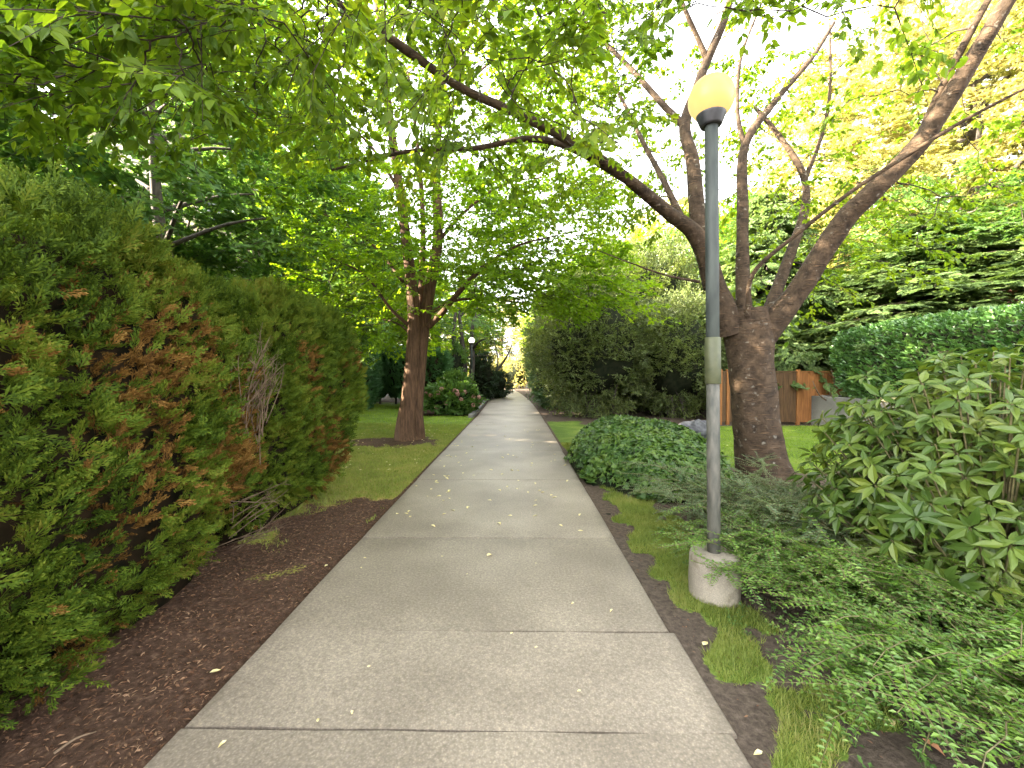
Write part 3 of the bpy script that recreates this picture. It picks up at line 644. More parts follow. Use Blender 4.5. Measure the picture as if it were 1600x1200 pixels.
# ------------------------------------------------------------------ generic background trees and shrubs
def broadleaf(name, label, loc, H, Rr, mat, bark, n=420, K=50, leafL=.12, leafW=.085, tpl=DIAMOND, seed=0, low=.22, L=1.1, thr=.45, cat='tree', group=None, stems=1, trunk_r=None, flat=.2, f=.5):
    rg = np.random.default_rng(seed + 100); loc = np.array(loc, float)
    root = thing(name, label, cat, tuple(loc), group)
    tr = MB(); tw = MB(); cr = MB()
    zc = H * (low + 1) / 2; rz = H * (1 - low) / 2
    tips = []
    r0 = trunk_r or .03 * H
    for s in range(stems):
        o = np.array([rg.uniform(-.3, .3) * (stems > 1), rg.uniform(-.3, .3) * (stems > 1), 0]) * Rr * .4
        top = o * 3 + np.array([rg.uniform(-.1, .1) * Rr, rg.uniform(-.1, .1) * Rr, H * .93])
        pts = [o + [0, 0, -.3]] + [o + (top - o) * t + np.append(rg.normal(size=2) * .02 * H, 0) for t in (.25, .5, .75)] + [top]
        tr.tube(np.array(pts) + loc, np.array([1.25, 1, .75, .45, .15]) * r0 / math.sqrt(stems), 10, 4, .1, seed)
        cpts, _ = catmull(np.array(pts), np.ones(len(pts)), 6)
        for k in range(int(16 / stems)):
            a = cpts[rg.integers(6, len(cpts) - 3)]; d = unit(np.append(rg.normal(size=2), rg.uniform(.1, .7))); ln = Rr * rg.uniform(.5, .95)
            mid = a + d * ln * .5 + [0, 0, .06 * ln]; e = a + d * ln
            tr.tube(np.array([a, mid, e]) + loc, np.array([.35, .2, .06]) * r0, 6, 3, .05, seed + k)
    p = sample_ell((0, 0, zc), (Rr, Rr, rz), n, rg, .45, thr, f, seed)
    ax = p - np.array([0, 0, zc * .9]); ax[:, 2] *= .35; ax = unit(ax) + rg.normal(size=p.shape) * .4
    sprays(tw, cr, p + loc, ax, rg, K, L, leafL, leafW, tpl, .3, True, flat, .006)
    part(tr, 'trunk', bark, root); part(tw, 'branches', M['twig_bark'], root); part(cr, 'crown', mat, root)
    return root
def shrub(name, label, loc, rad, mat, n, K=26, leafL=.05, leafW=.03, L=.35, seed=0, cat='shrub', group=None, thr=.40, f=1.3, tpl=DIAMOND, core=True, zc=None, stems=8, flat=.6):
    rg = np.random.default_rng(seed + 300); loc = np.array(loc, float); rad = np.array(rad, float)
    root = thing(name, label, cat, tuple(loc), group); tw = MB(); cr = MB(); st = MB()
    c = np.array([0, 0, zc if zc is not None else rad[2] * .95])
    p = sample_ell(c, rad, n, rg, .66, thr, f, seed); p = p[p[:, 2] > .04]
    ax = unit((p - c) / rad) + [0, 0, .35] + rg.normal(size=p.shape) * .35
    p = p - unit(ax) * L * .5; p[:, 2] = np.maximum(p[:, 2], .03)
    sprays(tw, cr, p + loc, ax, rg, K, L, leafL, leafW, tpl, .15, True, flat, .003)
    for k in range(stems):
        e = c + ball(1, rg, .6)[0] * rad * .75; e[2] = abs(e[2]) + .1; s0 = np.array([rg.normal() * .12 * rad[0], rg.normal() * .12 * rad[1], -.1])
        st.tube(np.array([s0, s0 * .6 + e * .4 + [0, 0, .1 * rad[2]], e]) + loc, [.035 * rad[2] ** .5, .025 * rad[2] ** .5, .008], 6, 4, .05, seed + k)
    part(st, 'stems', M['grey_bark'], root)
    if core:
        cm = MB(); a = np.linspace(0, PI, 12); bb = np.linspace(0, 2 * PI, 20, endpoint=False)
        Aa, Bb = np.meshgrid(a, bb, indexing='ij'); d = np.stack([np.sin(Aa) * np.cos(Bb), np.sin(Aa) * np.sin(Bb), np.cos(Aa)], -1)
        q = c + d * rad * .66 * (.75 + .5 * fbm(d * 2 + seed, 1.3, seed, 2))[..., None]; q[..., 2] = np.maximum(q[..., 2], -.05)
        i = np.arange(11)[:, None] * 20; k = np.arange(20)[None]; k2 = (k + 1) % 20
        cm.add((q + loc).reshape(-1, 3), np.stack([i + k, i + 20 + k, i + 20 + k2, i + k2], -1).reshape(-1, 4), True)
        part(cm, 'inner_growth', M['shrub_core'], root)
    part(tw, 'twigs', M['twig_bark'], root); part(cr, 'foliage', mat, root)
    return root

# ------------------------------------------------------------------ clipped cedar hedges
def superhedge(name, label, x0, x1, y0, y1, z1, mat, n, tpl, size, seed, cat='hedge', dead=None, twigs=False, e=4.0, skirt=.35, leafw=1.0, group=None, view='x+', core_s=.84, glossy_axis=False, lump=.30):
    rg = np.random.default_rng(seed)
    c = np.array([(x0 + x1) / 2, (y0 + y1) / 2, z1 * .5 - .03]); h = np.array([(x1 - x0) / 2, (y1 - y0) / 2, z1 * .5 + .03])
    root = thing(name, label, cat, (c[0], c[1], 0), group)
    def warp(p):            # the foot of the hedge is drawn in
        u = p.copy(); k = np.clip(1 - p[:, 2] / (.5 * z1), 0, 1); u[:, 0] = c[0] + (p[:, 0] - c[0]) / (1 - skirt * k ** 1.3); u[:, 1] = c[1] + (p[:, 1] - c[1]) / (1 - .12 * k); return u
    pts = np.zeros((0, 3)); nor = np.zeros((0, 3)); dep = np.zeros(0)
    for _ in range(60):
        p = c + rg.uniform(-1.12, 1.12, (n * 2, 3)) * h
        u = (warp(p) - c) / h; a = np.abs(u)
        q = a[:, 0] ** e + a[:, 1] ** (e * 1.6) + a[:, 2] ** e
        q = q + (fbm(p, 2.6, seed, 3) - .5) * lump * 4
        g_ = np.sign(u) * a ** (e - 1) / h
        ok = (q > .45) & (q < 1.05) & (p[:, 2] > .05)
        vis = (g_[:, 0] > -.25 * np.linalg.norm(g_, axis=1)) if view == 'x+' else (g_[:, 0] < .25 * np.linalg.norm(g_, axis=1)) | (g_[:, 1] < 0)
        ok &= vis | (g_[:, 2] > .5 * np.linalg.norm(g_, axis=1))
        pts = np.vstack([pts, p[ok]]); nor = np.vstack([nor, unit(g_[ok])]); dep = np.concatenate([dep, q[ok]])
        if len(pts) >= n: break
    pts, nor, dep = pts[:n], nor[:n], dep[:n]; m = len(pts)
    ax = unit(nor * .75 + np.array([0, 0, .55]) + rg.normal(size=(m, 3)) * .38)
    nr = unit(np.cross(ax, unit(rg.normal(size=(m, 3)))) + nor * .6)
    s = size * rg.uniform(.7, 1.3, m)
    dm = np.zeros(m, bool)
    if dead: dm = dead(pts, dep, rg)
    cr = MB(); cr.leaves(pts[~dm], ax[~dm], nr[~dm], s[~dm], s[~dm] * leafw, tpl); part(cr, 'foliage', mat, root)
    if dm.any():
        cb = MB(); cb.leaves(pts[dm], ax[dm], nr[dm], s[dm] * .9, s[dm] * .8, tpl); o = part(cb, 'dead_foliage', M['cedar_dead'], root); o['label'] = 'rust brown dead sprays among the green'
    if twigs:
        tw = MB(); k = twigs; ii = rg.integers(0, m, k)
        A = pts[ii] - nor[ii] * .25; B = pts[ii] + nor[ii] * .02 + rg.normal(size=(k, 3)) * .05 + [0, 0, .08]; tw.sticks(A, B, .005, .002); part(tw, 'twigs', M['dead_twig'], root)
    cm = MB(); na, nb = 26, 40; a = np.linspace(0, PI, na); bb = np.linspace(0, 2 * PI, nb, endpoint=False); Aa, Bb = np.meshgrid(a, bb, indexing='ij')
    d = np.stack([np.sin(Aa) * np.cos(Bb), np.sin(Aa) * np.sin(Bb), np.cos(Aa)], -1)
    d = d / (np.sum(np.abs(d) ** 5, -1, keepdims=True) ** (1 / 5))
    q = c + d * h * np.array([core_s, .98, core_s]) * (.93 + .14 * fbm(d * 4, 1.0, seed, 3))[..., None]  # solid core, lengthened to stop sun passing between the hedges
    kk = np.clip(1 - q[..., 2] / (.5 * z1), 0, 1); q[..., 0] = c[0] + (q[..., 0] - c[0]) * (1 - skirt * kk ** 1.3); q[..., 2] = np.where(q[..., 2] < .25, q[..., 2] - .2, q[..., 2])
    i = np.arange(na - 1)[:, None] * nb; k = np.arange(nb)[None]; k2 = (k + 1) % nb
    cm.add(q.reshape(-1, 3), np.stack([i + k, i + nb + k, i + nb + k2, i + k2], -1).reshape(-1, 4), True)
    part(cm, 'inner_dark_core', M['hedge_core_shade'], root)
    return root
def dead_a(p, dep, rg):
    n = fbm(p * [1, 1, .55], 1.9, 77, 3); v = n + rg.normal(size=len(p)) * .085 - sstep(1.5, 2.1, p[:, 2]) * .22 - (dep - .8) * .12 + (1 - sstep(.1, .6, p[:, 2])) * .05
    # a few patches the photograph shows
    for (px, py, d, r_) in ((215, 610, 2.35, .16), (120, 820, 2.2, .2), (400, 590, 3.3, .20), (390, 690, 3.3, .22), (375, 830, 3.2, .17), (60, 1040, 1.95, .2), (300, 500, 2.7, .12), (200, 700, 2.3, .14)):
        c_ = P(px, py, d); v = v + .16 * np.exp(-(np.sum(((p - c_) * [.55, 1, .8]) ** 2, 1)) / r_ ** 2)
    return v > .622
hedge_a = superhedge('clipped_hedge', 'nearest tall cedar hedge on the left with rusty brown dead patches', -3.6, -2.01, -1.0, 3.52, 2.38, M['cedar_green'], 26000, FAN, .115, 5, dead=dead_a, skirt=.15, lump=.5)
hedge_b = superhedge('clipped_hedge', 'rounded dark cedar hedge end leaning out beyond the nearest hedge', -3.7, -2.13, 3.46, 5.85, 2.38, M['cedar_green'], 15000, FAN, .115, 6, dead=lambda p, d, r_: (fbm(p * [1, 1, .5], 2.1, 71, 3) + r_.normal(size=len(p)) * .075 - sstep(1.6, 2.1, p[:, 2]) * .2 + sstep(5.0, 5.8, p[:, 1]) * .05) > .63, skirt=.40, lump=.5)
# the tuft of bare twigs standing out between the two hedges
def bare_tuft(px, py, d, n, L, root, seed, lean):
    rg = np.random.default_rng(seed); t = MB(); b = P(px, py, d)
    for k in range(n):
        a = b + rg.normal(size=3) * [.04, .10, .12]; dr = unit(np.array(lean) + rg.normal(size=3) * .28); l = L * rg.uniform(.5, 1.1)
        pts = [a - dr * .1, a + dr * l * .5 + rg.normal(size=3) * .01, a + dr * l + rg.normal(size=3) * .03]
        t.tube(pts, [.004, .003, .0012], 4, 2, cap=False)
        for _ in range(3):
            u = rg.uniform(.3, .9); s0 = a + dr * l * u; t.sticks([s0], [s0 + unit(dr + rg.normal(size=3) * .6) * l * .25], .002, .001)
    o = part(t, 'dead_twigs', M['dead_twig'], root); o['label'] = 'tuft of bare pale dead twigs'
bare_tuft(392, 640, 3.25, 46, .46, hedge_a, 3, (.25, -.1, 1))
bare_tuft(375, 830, 3.1, 16, .36, hedge_a, 4, (.9, .1, .5))

# ------------------------------------------------------------------ lamps
def globe_mat():
    m, t, N, Lk = newmat('lamp_globe')
    pb = N('ShaderNodeBsdfPrincipled'); pb.inputs['Base Color'].default_value = (.17, .085, .02, 1); pb.inputs['Roughness'].default_value = .38
    tc = N('ShaderNodeTexCoord'); nz = N('ShaderNodeTexNoise'); nz.inputs['Scale'].default_value = 9; Lk(tc.outputs['Object'], nz.inputs['Vector'])
    rp = ramp(t, [(.3, (.98, .60, .20)), (.7, (1.0, .68, .26))]); Lk(nz.outputs[0], rp.inputs[0])
    Lk(rp.outputs[0], pb.inputs['Emission Color']); pb.inputs['Emission Strength'].default_value = .08; pb.inputs['Specular IOR Level'].default_value = .2
    out = N('ShaderNodeOutputMaterial'); Lk(pb.outputs[0], out.inputs[0]); return m
M['globe'] = globe_mat()
M['white_globe'] = M['globe'].copy()
for n_ in M['white_globe'].node_tree.nodes:
    if n_.type == 'BSDF_PRINCIPLED': n_.inputs['Base Color'].default_value = (.8, .76, .65, 1); n_.inputs['Emission Strength'].default_value = .28
    if n_.type == 'VALTORGB':
        for e_ in n_.color_ramp.elements: e_.color = (1, .93, .75, 1)
M['pole_upper'] = plain('pole_upper', (.013, .018, .016), (.034, .042, .036), 14, .65, bump=.08, stretch=(1, 1, .25))
M['pole_lower'] = plain('pole_lower', (.032, .034, .027), (.085, .08, .064), 22, .65, bump=.2, stretch=(1, 1, .35), detail=9)
M['pole_sleeve'] = plain('pole_sleeve', (.03, .036, .014), (.058, .062, .028), 12, .55, bump=.1)
M['collar'] = plain('lamp_collar', (.012, .014, .016), (.03, .03, .034), 20, .5)
def lamp(loc, label, top, globe_r=.15, lean=(0, 0), gm='globe', group=None, detailed=True):
    x, y = loc; root = thing('globe_lamp', label, 'street lamp', (x, y, 0), group)
    f = MB()
    f.lathe([(0.0, -.12), (.165, -.12), (.17, .0), (.172, .1), (.168, .26), (.160, .288), (.148, .297), (.0, .30)], 40, (x, y, -.02), wob=.03, seed=4); part(f, 'footing', M['footing'], root)
    zz = top - globe_r
    def pt(z): return np.array([x + lean[0] * z, y + lean[1] * z, z])
    def cyl(name, z0, z1, r, mat):
        b = MB(); prof = [(r - .002, z0), (r, z0 + .004), (r, z1 - .004), (r - .004, z1), (0, z1)]
        a = np.linspace(0, 2 * PI, 24, endpoint=False); pr = np.array(prof)
        V = np.stack([pr[:, 0:1] * np.cos(a), pr[:, 0:1] * np.sin(a), np.repeat(pr[:, 1:2], 24, 1)], -1)
        V[..., 0] += x + lean[0] * V[..., 2]; V[..., 1] += y + lean[1] * V[..., 2]
        i = np.arange(len(pr) - 1)[:, None] * 24; k = np.arange(24)[None]; k2 = (k + 1) % 24
        b.add(V.reshape(-1, 3), np.stack([i + k, i + k2, i + 24 + k2, i + 24 + k], -1).reshape(-1, 4), True)
        return part(b, name, mat, root)
    cyl('lower_pole', .2, 1.49, .044, M['pole_lower'])
    cyl('sleeve', 1.475, 1.80, .053, M['pole_sleeve'])
    cyl('upper_pole', 1.79, zz - .135, .044, M['pole_upper'])
    c = pt(zz); cb = MB()
    cb.lathe([(.044, -.19), (.066, -.19), (.072, -.18), (.092, -.128), (.098, -.112), (.094, -.106), (.0, -.10)], 32, c); part(cb, 'collar', M['collar'], root)
    gl = MB(); a = np.linspace(-PI / 2 + .70, PI / 2, 24)
    gl.lathe(np.stack([globe_r * np.cos(a), globe_r * np.sin(a)], -1), 40, c); part(gl, 'globe', M[gm], root)
    return root
lb = P(1118, 915, 2.95)
lt = P(1105, 163, 2.95)
lamp((lb[0], lb[1]), 'lit yellow globe lamp on a tall dark post beside the path', lt[2] + .15, .15, ((lt[0] - lb[0]) / lt[2], 0))
lp2 = P(737, 600, 21); lamp((lp2[0], lp2[1]), 'distant globe lamp standing behind the pink hydrangea bush', 3.4, .15, gm='white_globe')
lp3 = P(752, 600, 36); lamp((lp3[0], lp3[1]), 'farthest and smallest globe lamp near the end of the path', 3.22, .15, gm='white_globe')

# ------------------------------------------------------------------ fence, wall, hedge on the right
M['cedar_board'] = plain('cedar_board', (.16, .066, .022), (.29, .125, .042), 5, .75, stretch=(14, 14, .6), bump=.15, spec=.2)
M['cedar_dark'] = plain('cedar_dark', (.05, .03, .016), (.115, .064, .03), 5, .8, stretch=(14, 14, .6), bump=.15, spec=.2)  # darker brown tone for the other panels and the rails
def fence():
    root = thing('board_fence', 'orange brown upright board fence behind the cherry trunk', 'fence', (5.4, 13, 0))
    r = random.Random(5); x = 4.4; y = 13.05; bays = [(6.42, 6.55), (6.65, 8.72), (8.84, 10.15)]
    for bi, (a, b) in enumerate(bays):
        m = MB(); xx = a
        while xx < b - .02:
            w_ = min(.138, b - xx); m.box(xx + .002, xx + w_ - .002, y + r.uniform(-.004, .004), y + .02, .05, 1.60 + r.uniform(-.004, .004)); xx += .14
        p_ = part(m, 'board_panel', M['cedar_board'] if bi == 2 else M['cedar_dark'], root)
        if bi == 2: p_['label'] = 'brighter orange end panel'
        t = MB(); t.box(a, b, y - .02, y + .05, 1.605, 1.645); part(t, 'cap_rail', M['cedar_board'] if bi == 2 else M['cedar_dark'], root)
        for z_ in (.3, 1.2):
            t = MB(); t.box(a, b, y + .022, y + .06, z_, z_ + .09); part(t, 'rail', M['cedar_dark'], root)
    for px in (6.37, 6.6, 8.78):
        t = MB(); t.box(px - .045, px + .045, y - .035, y + .07, -.2, 1.70, bevel=.006); part(t, 'post', M['cedar_board'], root)
fence()
mb = MB(); r = random.Random(8)
yy = 5.0
while yy < 13.0:
    mb.box(9.15, 9.42, yy, yy + .996, -.2, .88 + r.uniform(-.006, .006), bevel=.012); yy += 1.0
mb.box(9.43, 13, 12.75, 13.0, -.2, .9, bevel=.012)
tag(mb.build('retaining_wall', M['wall']), 'weathered grey concrete retaining wall below the glossy laurel hedge', 'wall')
lh = superhedge('laurel_hedge', 'glossy clipped laurel hedge on top of the grey retaining wall', 9.2, 11.0, 5.4, 12.6, 2.9, M['laurel_leaf'], 24000, OVATE, .125, 9, skirt=0, leafw=.48, view='x-', e=5, lump=.24)
# lift so it grows from the top of the wall
for ch in lh.children:
    n = len(ch.data.vertices); co = np.empty(n * 3, np.float32); ch.data.vertices.foreach_get('co', co); co = co.reshape(-1, 3)
    co[:, 2] = .82 + co[:, 2] * (2.05 / 2.9); ch.data.vertices.foreach_set('co', co.ravel()); ch.data.update()
lh.location.z = 0
for ch in lh.children:
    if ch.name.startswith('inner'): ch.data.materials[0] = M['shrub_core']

# ------------------------------------------------------------------ ivy mound, rhododendron, arching shrubs
def ivy():
    rg = np.random.default_rng(31)
    def hgt(x, y):
        u = ((x - 2.2) / 1.22); v = (y - 7.3) / 2.2; a = u * math.cos(.2) - v * .12; d2 = a * a + v * v
        n = fbm(np.stack([x, y, 0 * x], -1), 1.5, 4, 3) - .5
        return .62 * np.sqrt(np.clip(1 - d2 + n * .5, 0, 1)) + .05 * (d2 < 1.15) + n * .12
    root = thing('ivy_mound', 'low glossy mound of ivy on the bed between path and cherry trunk', 'ground cover', (2.15, 7.3, 0))
    x = rg.uniform(.9, 3.7, 46000); y = rg.uniform(4.7, 9.9, 46000); z = hgt(x, y); k = z > .045; x, y, z = x[k], y[k], z[k]
    e = .05; nx_ = -(hgt(x + e, y) - z) / e; ny_ = -(hgt(x, y + e) - z) / e; N_ = unit(np.stack([np.clip(nx_, -3, 3), np.clip(ny_, -3, 3), np.ones_like(x)], -1))
    n = len(x); p = np.stack([x, y, z], -1) + N_ * rg.uniform(-.07, .05, n)[:, None]; p[:, 2] = np.maximum(p[:, 2], .01)
    ax = unit(np.cross(N_, rg.normal(size=(n, 3))) + [0, -.2, -.15] + N_ * .25); nr = unit(N_ + rg.normal(size=(n, 3)) * .45 + [0, 0, .2])
    cr = MB(); s = rg.uniform(.05, .105, n); cr.leaves(p, ax, nr, s, s * .95, LOBED); part(cr, 'leaves', M['ivy_leaf'], root)
    cm = MB(); gx_ = np.linspace(.8, 3.6, 40); gy_ = np.linspace(4.6, 10, 60); XX, YY = np.meshgrid(gx_, gy_); ZZ = hgt(XX, YY) - .08
    i = np.arange(59)[:, None] * 40; k = np.arange(39)[None]; cm.add(np.stack([XX, YY, np.maximum(ZZ, -.12)], -1).reshape(-1, 3), np.stack([i + k, i + k + 1, i + 41 + k, i + 40 + k], -1).reshape(-1, 4), True)
    part(cm, 'stem_mat', M['shrub_core'], root)
ivy()
def rhodo():
    rg = np.random.default_rng(41); c = np.array([3.22, 2.8, .62]); rad = np.array([1.15, .98, 1.12])
    root = thing('rhododendron', 'large-leaved rhododendron at the right edge in front of the laurel hedge', 'shrub', (c[0], c[1], 0))
    d = unit(rg.normal(size=(1600, 3))); d = d[d[:, 2] > -.55][:900]
    f = (.84 + .24 * fbm(d * 2.2 + 3, 1.4, 8, 2)) * rg.uniform(.6, 1.04, len(d))
    d2 = unit(rg.normal(size=(500, 3))); d = np.vstack([d, d2]); f = np.concatenate([f, rg.uniform(.4, .78, 500)])
    p = c + d * rad * f[:, None]; p = p[p[:, 2] > .12]; d = unit((p - c) / rad)
    ax = unit(d * .9 + [0, 0, .5] + rg.normal(size=d.shape) * .35); n = len(p)
    st = MB(); root0 = np.array([c[0], c[1], .0])
    for k in range(n):
        a = root0 + (p[k] - root0) * .35 + [0, 0, .05]; mid = a * .5 + p[k] * .5 - [0, 0, .06]
        st.tube([a, mid, p[k]], [.008, .006, .005], 4, 3, cap=False)
    for k in range(9):
        e = c + unit(rg.normal(size=3) * [1, 1, .3] + [0, 0, .6]) * rad * .5; st.tube([root0 + rg.normal(size=3) * .05 - [0, 0, .1], root0 * .5 + e * .5, e], [.03, .024, .012], 6, 4, .05)
    K = 8; ang = (np.arange(K) * 2.399)[None, :] + rg.uniform(0, 6.28, (n, 1)) + rg.normal(size=(n, K)) * .15
    ref = np.where(np.abs(ax[:, 2:3]) < .95, np.array([[0, 0, 1.]]), np.array([[1., 0, 0]])); u = unit(np.cross(ax, ref)); v = np.cross(ax, u)
    out = np.cos(ang)[..., None] * u[:, None] + np.sin(ang)[..., None] * v[:, None]
    rise = np.linspace(-.15, .7, K)[None, :, None] * rg.uniform(.6, 1.1, (n, 1, 1)); la = unit(out + ax[:, None] * rise - np.array([0, 0, .3]) + rg.normal(size=(n, K, 3)) * .16)
    ln = unit(ax[:, None] * 1.0 - out * (rise * .7) + rg.normal(size=(n, K, 3)) * .3)
    s = rg.uniform(.075, .14, n * K); cr = MB()
    cr.leaves((p[:, None] + out * .012).reshape(-1, 3), la.reshape(-1, 3), ln.reshape(-1, 3), s, s * .36, OVATE)
    part(st, 'stems', M['green_stem'], root); part(cr, 'leaves', M['rhodo_leaf'], root)
    cb = MB(); ii = rg.integers(0, n, 10); cb.leaves(p[ii] - [0, 0, .02], unit(rg.normal(size=(10, 3)) + [0, 0, -.8]), unit(rg.normal(size=(10, 3))), .1, .035, OVATE)
    o = part(cb, 'yellowed_leaves', M['yellow_leaf'], root); o['label'] = 'a few yellowed leaves hanging below the whorls'
rhodo()
def arching(name, label, bases, nst, lean, Lr, leaf, mat, seed, up=.9, shoots=7, pairs=22, root_loc=None, hmax=None):
    """stems that rise and arch over, small leaves in two ranks on flat side shoots"""
    rg = np.random.default_rng(seed); root = thing(name, label, 'shrub', root_loc)
    st = MB(); cr = MB(); A = []; B = []
    LP = []; LA = []; LN = []; LS = []
    for k in range(nst):
        b = bases(rg); L = rg.uniform(*Lr); ldir = unit(np.array([lean[0], lean[1], 0.0]) + np.append(rg.normal(size=2) * .75, 0))
        t = np.linspace(0, 1, 8)[:, None]; h = up * rg.uniform(.6, 1.25)
        pts = b + ldir * L * (t ** 1.1) + np.array([0, 0, 1.]) * L * (h * t - h * .62 * t ** 2) + np.cumsum(rg.normal(size=(8, 3)) * .012, 0)
        pts[:, 2] = np.maximum(pts[:, 2], .02)
        st.tube(pts, np.linspace(.0045, .0018, 8), 4, 1, cap=False)
        segs = [(pts[3], pts[-1], .5)]
        for s in range(shoots):
            u = rg.uniform(.25, .97); q = pts[0] * 0 + np.array([np.interp(u, t[:, 0], pts[:, i]) for i in range(3)]); tan = unit(pts[min(7, int(u * 7) + 1)] - pts[int(u * 7)])
            side = unit(np.cross(tan, [0, 0, 1.])) * (1 if s % 2 else -1)
            dr = unit(tan * .8 + side * rg.uniform(.5, 1.0) + rg.normal(size=3) * .15 + [0, 0, rg.uniform(-.15, .25)]); l = L * rg.uniform(.18, .38)
            A.append(q); B.append(q + dr * l); segs.append((q, q + dr * l, l))
        for (a, c_, l) in segs[1:] + [(pts[i], pts[i + 1], 0) for i in range(2, 7)]:
            d = c_ - a; ll = np.linalg.norm(d); m = max(3, int(ll / (leaf * .72)))
            u = np.linspace(.06, 1, m); dn = unit(d); sd = unit(np.cross(dn, [0, 0, 1.])); nn = np.cross(sd, dn)
            for sg in (1, -1):
                LP.append(a + d * u[:, None]); LA.append(dn * .45 + sd * sg + rg.normal(size=(m, 3)) * .18 + nn * .15); LN.append(nn + rg.normal(size=(m, 3)) * .25); LS.append(leaf * rg.uniform(.75, 1.2, m) * (1.05 - .45 * u))
    st.sticks(np.array(A), np.array(B), .0022, .001)
    LS = np.concatenate(LS)
    cr.leaves(np.vstack(LP), np.vstack(LA), np.vstack(LN), LS, LS * .5, DIAMOND)
    part(st, 'stems', M['green_stem'], root); part(cr, 'leaves', mat, root)
    return root
def disc(cx, cy, rx, ry):
    def f(rg):
        a = rg.uniform(0, 6.283); q = math.sqrt(rg.uniform(0, 1)); return np.array([cx + rx * q * math.cos(a), cy + ry * q * math.sin(a), 0.0])
    return f
arching('cotoneaster', 'grey-green small-leaved shrub spreading from lamp footing to cherry trunk', disc(2.55, 4.1, .75, .85), 260, (-.5, -.6), (.5, .95), .027, M['cotoneaster_leaf'], 51, up=1.25, root_loc=(2.55, 4.1, 0))
arching('honeysuckle_shrub', 'bright green shrub with arching feathery shoots in the lower right corner', disc(2.65, 2.0, .75, .55), 260, (-.7, -.35), (.55, 1.0), .036, M['honeysuckle_leaf'], 52, up=1.05, root_loc=(2.45, 2.1, 0))
arching('honeysuckle_shrub', 'green arching shrub with small paired leaves just right of lamp footing', disc(2.35, 3.0, .55, .4), 190, (-.7, -.25), (.5, .9), .032, M['honeysuckle_leaf'], 53, up=1.15, root_loc=(2.35, 3.05, 0))

# rock beside the ivy
rg_ = np.random.default_rng(3); mb = MB(); c = P(1085, 652, 10.4); c[2] = .12
a = np.linspace(0, PI, 10); b = np.linspace(0, 2 * PI, 14, endpoint=False); Aa, Bb = np.meshgrid(a, b, indexing='ij'); d = np.stack([np.sin(Aa) * np.cos(Bb), np.sin(Aa) * np.sin(Bb), np.cos(Aa)], -1)
q = c + d * [.42, .3, .30] * (.7 + .6 * noise(d * 1.6 + 9, 1.2, 5))[..., None]
i = np.arange(9)[:, None] * 14; k = np.arange(14)[None]; k2 = (k + 1) % 14
mb.add(q.reshape(-1, 3), np.stack([i + k, i + 14 + k, i + 14 + k2, i + k2], -1).reshape(-1, 4)); tag(mb.build('rock', M['rock']), 'grey rock poking up behind the ivy mound', 'rock')

# ------------------------------------------------------------------ big shrubs right of the path, farther trees
shrub('big_shrub', 'broad dark olive shrub overhanging the right side of the path', P(925, 650, 15.6) * [1, 1, 0], (2.4, 1.8, 2.75), M['olive_leaf'], 1900, 34, .07, .042, .6, 1, thr=.36, f=1.1)
shrub('big_shrub', 'tall loose olive shrub rising behind the broad dark one', P(1000, 640, 18.5) * [1, 1, 0], (3.7, 2.2, 4.0), M['olive_leaf'], 2700, 36, .085, .055, .8, 2, thr=.37, f=.8)
shrub('big_shrub', 'loose olive shrub standing behind and left of the tall one, nearest the path', P(905, 630, 20.5) * [1, 1, 0], (2.7, 2.0, 3.3), M['olive_leaf'], 1500, 36, .085, .055, .8, 12, thr=.37, f=.9)
shrub('big_shrub', 'dense olive shrub between the tall shrub and the board fence', P(1060, 650, 15.2) * [1, 1, 0], (1.6, 1.4, 2.3), M['olive_leaf'], 1150, 34, .07, .04, .55, 3, thr=.38, f=1.1)
shrub('path_shrub', 'green rounded shrub at the path edge beyond the broad dark shrub', P(856, 640, 20) * [1, 1, 0], (.85, 2.4, 1.5), M['laurel_leaf'], 500, 30, .08, .05, .5, 4)
shrub('path_shrub', 'pale green shrub at the farthest right bend of the path', P(848, 620, 29) * [1, 1, 0], (1.1, 3.4, 2.4), M['maple_leaf'], 500, 30, .10, .07, .6, 5)

# hydrangea with faded pink heads
hy = P(705, 640, 16.2) * [1, 1, 0]
hr = shrub('hydrangea', 'hydrangea bush with faded pink flower heads beside the kerb stones', hy, (1.15, .75, .62), M['hydrangea_leaf'], 420, 26, .11, .075, .32, 6, thr=.3, tpl=OVATE)
rg_ = np.random.default_rng(66)
for k in range(26):
    d = unit(rg_.normal(size=3) * [1, 1, .6] + [0, -.7, .35]); c = hy + np.array([0, 0, .58]) + d * np.array([1.15, .75, .62]) * rg_.uniform(.95, 1.08)
    if c[2] < .15: continue
    b_ = MB(); m = 46; dd = unit(rg_.normal(size=(m, 3))); b_.leaves(c + dd * .075, np.cross(dd, rg_.normal(size=(m, 3))), dd, .045, .045, DIAMOND)
    part(b_, 'flower_head', M['hydrangea_flower'], hr)
shrub('leafy_bush', 'upright light green bush behind the hydrangea flowers', P(712, 620, 18) * [1, 1, 0], (.8, .7, .85), M['hydrangea_leaf'], 260, 26, .10, .06, .4, 7)

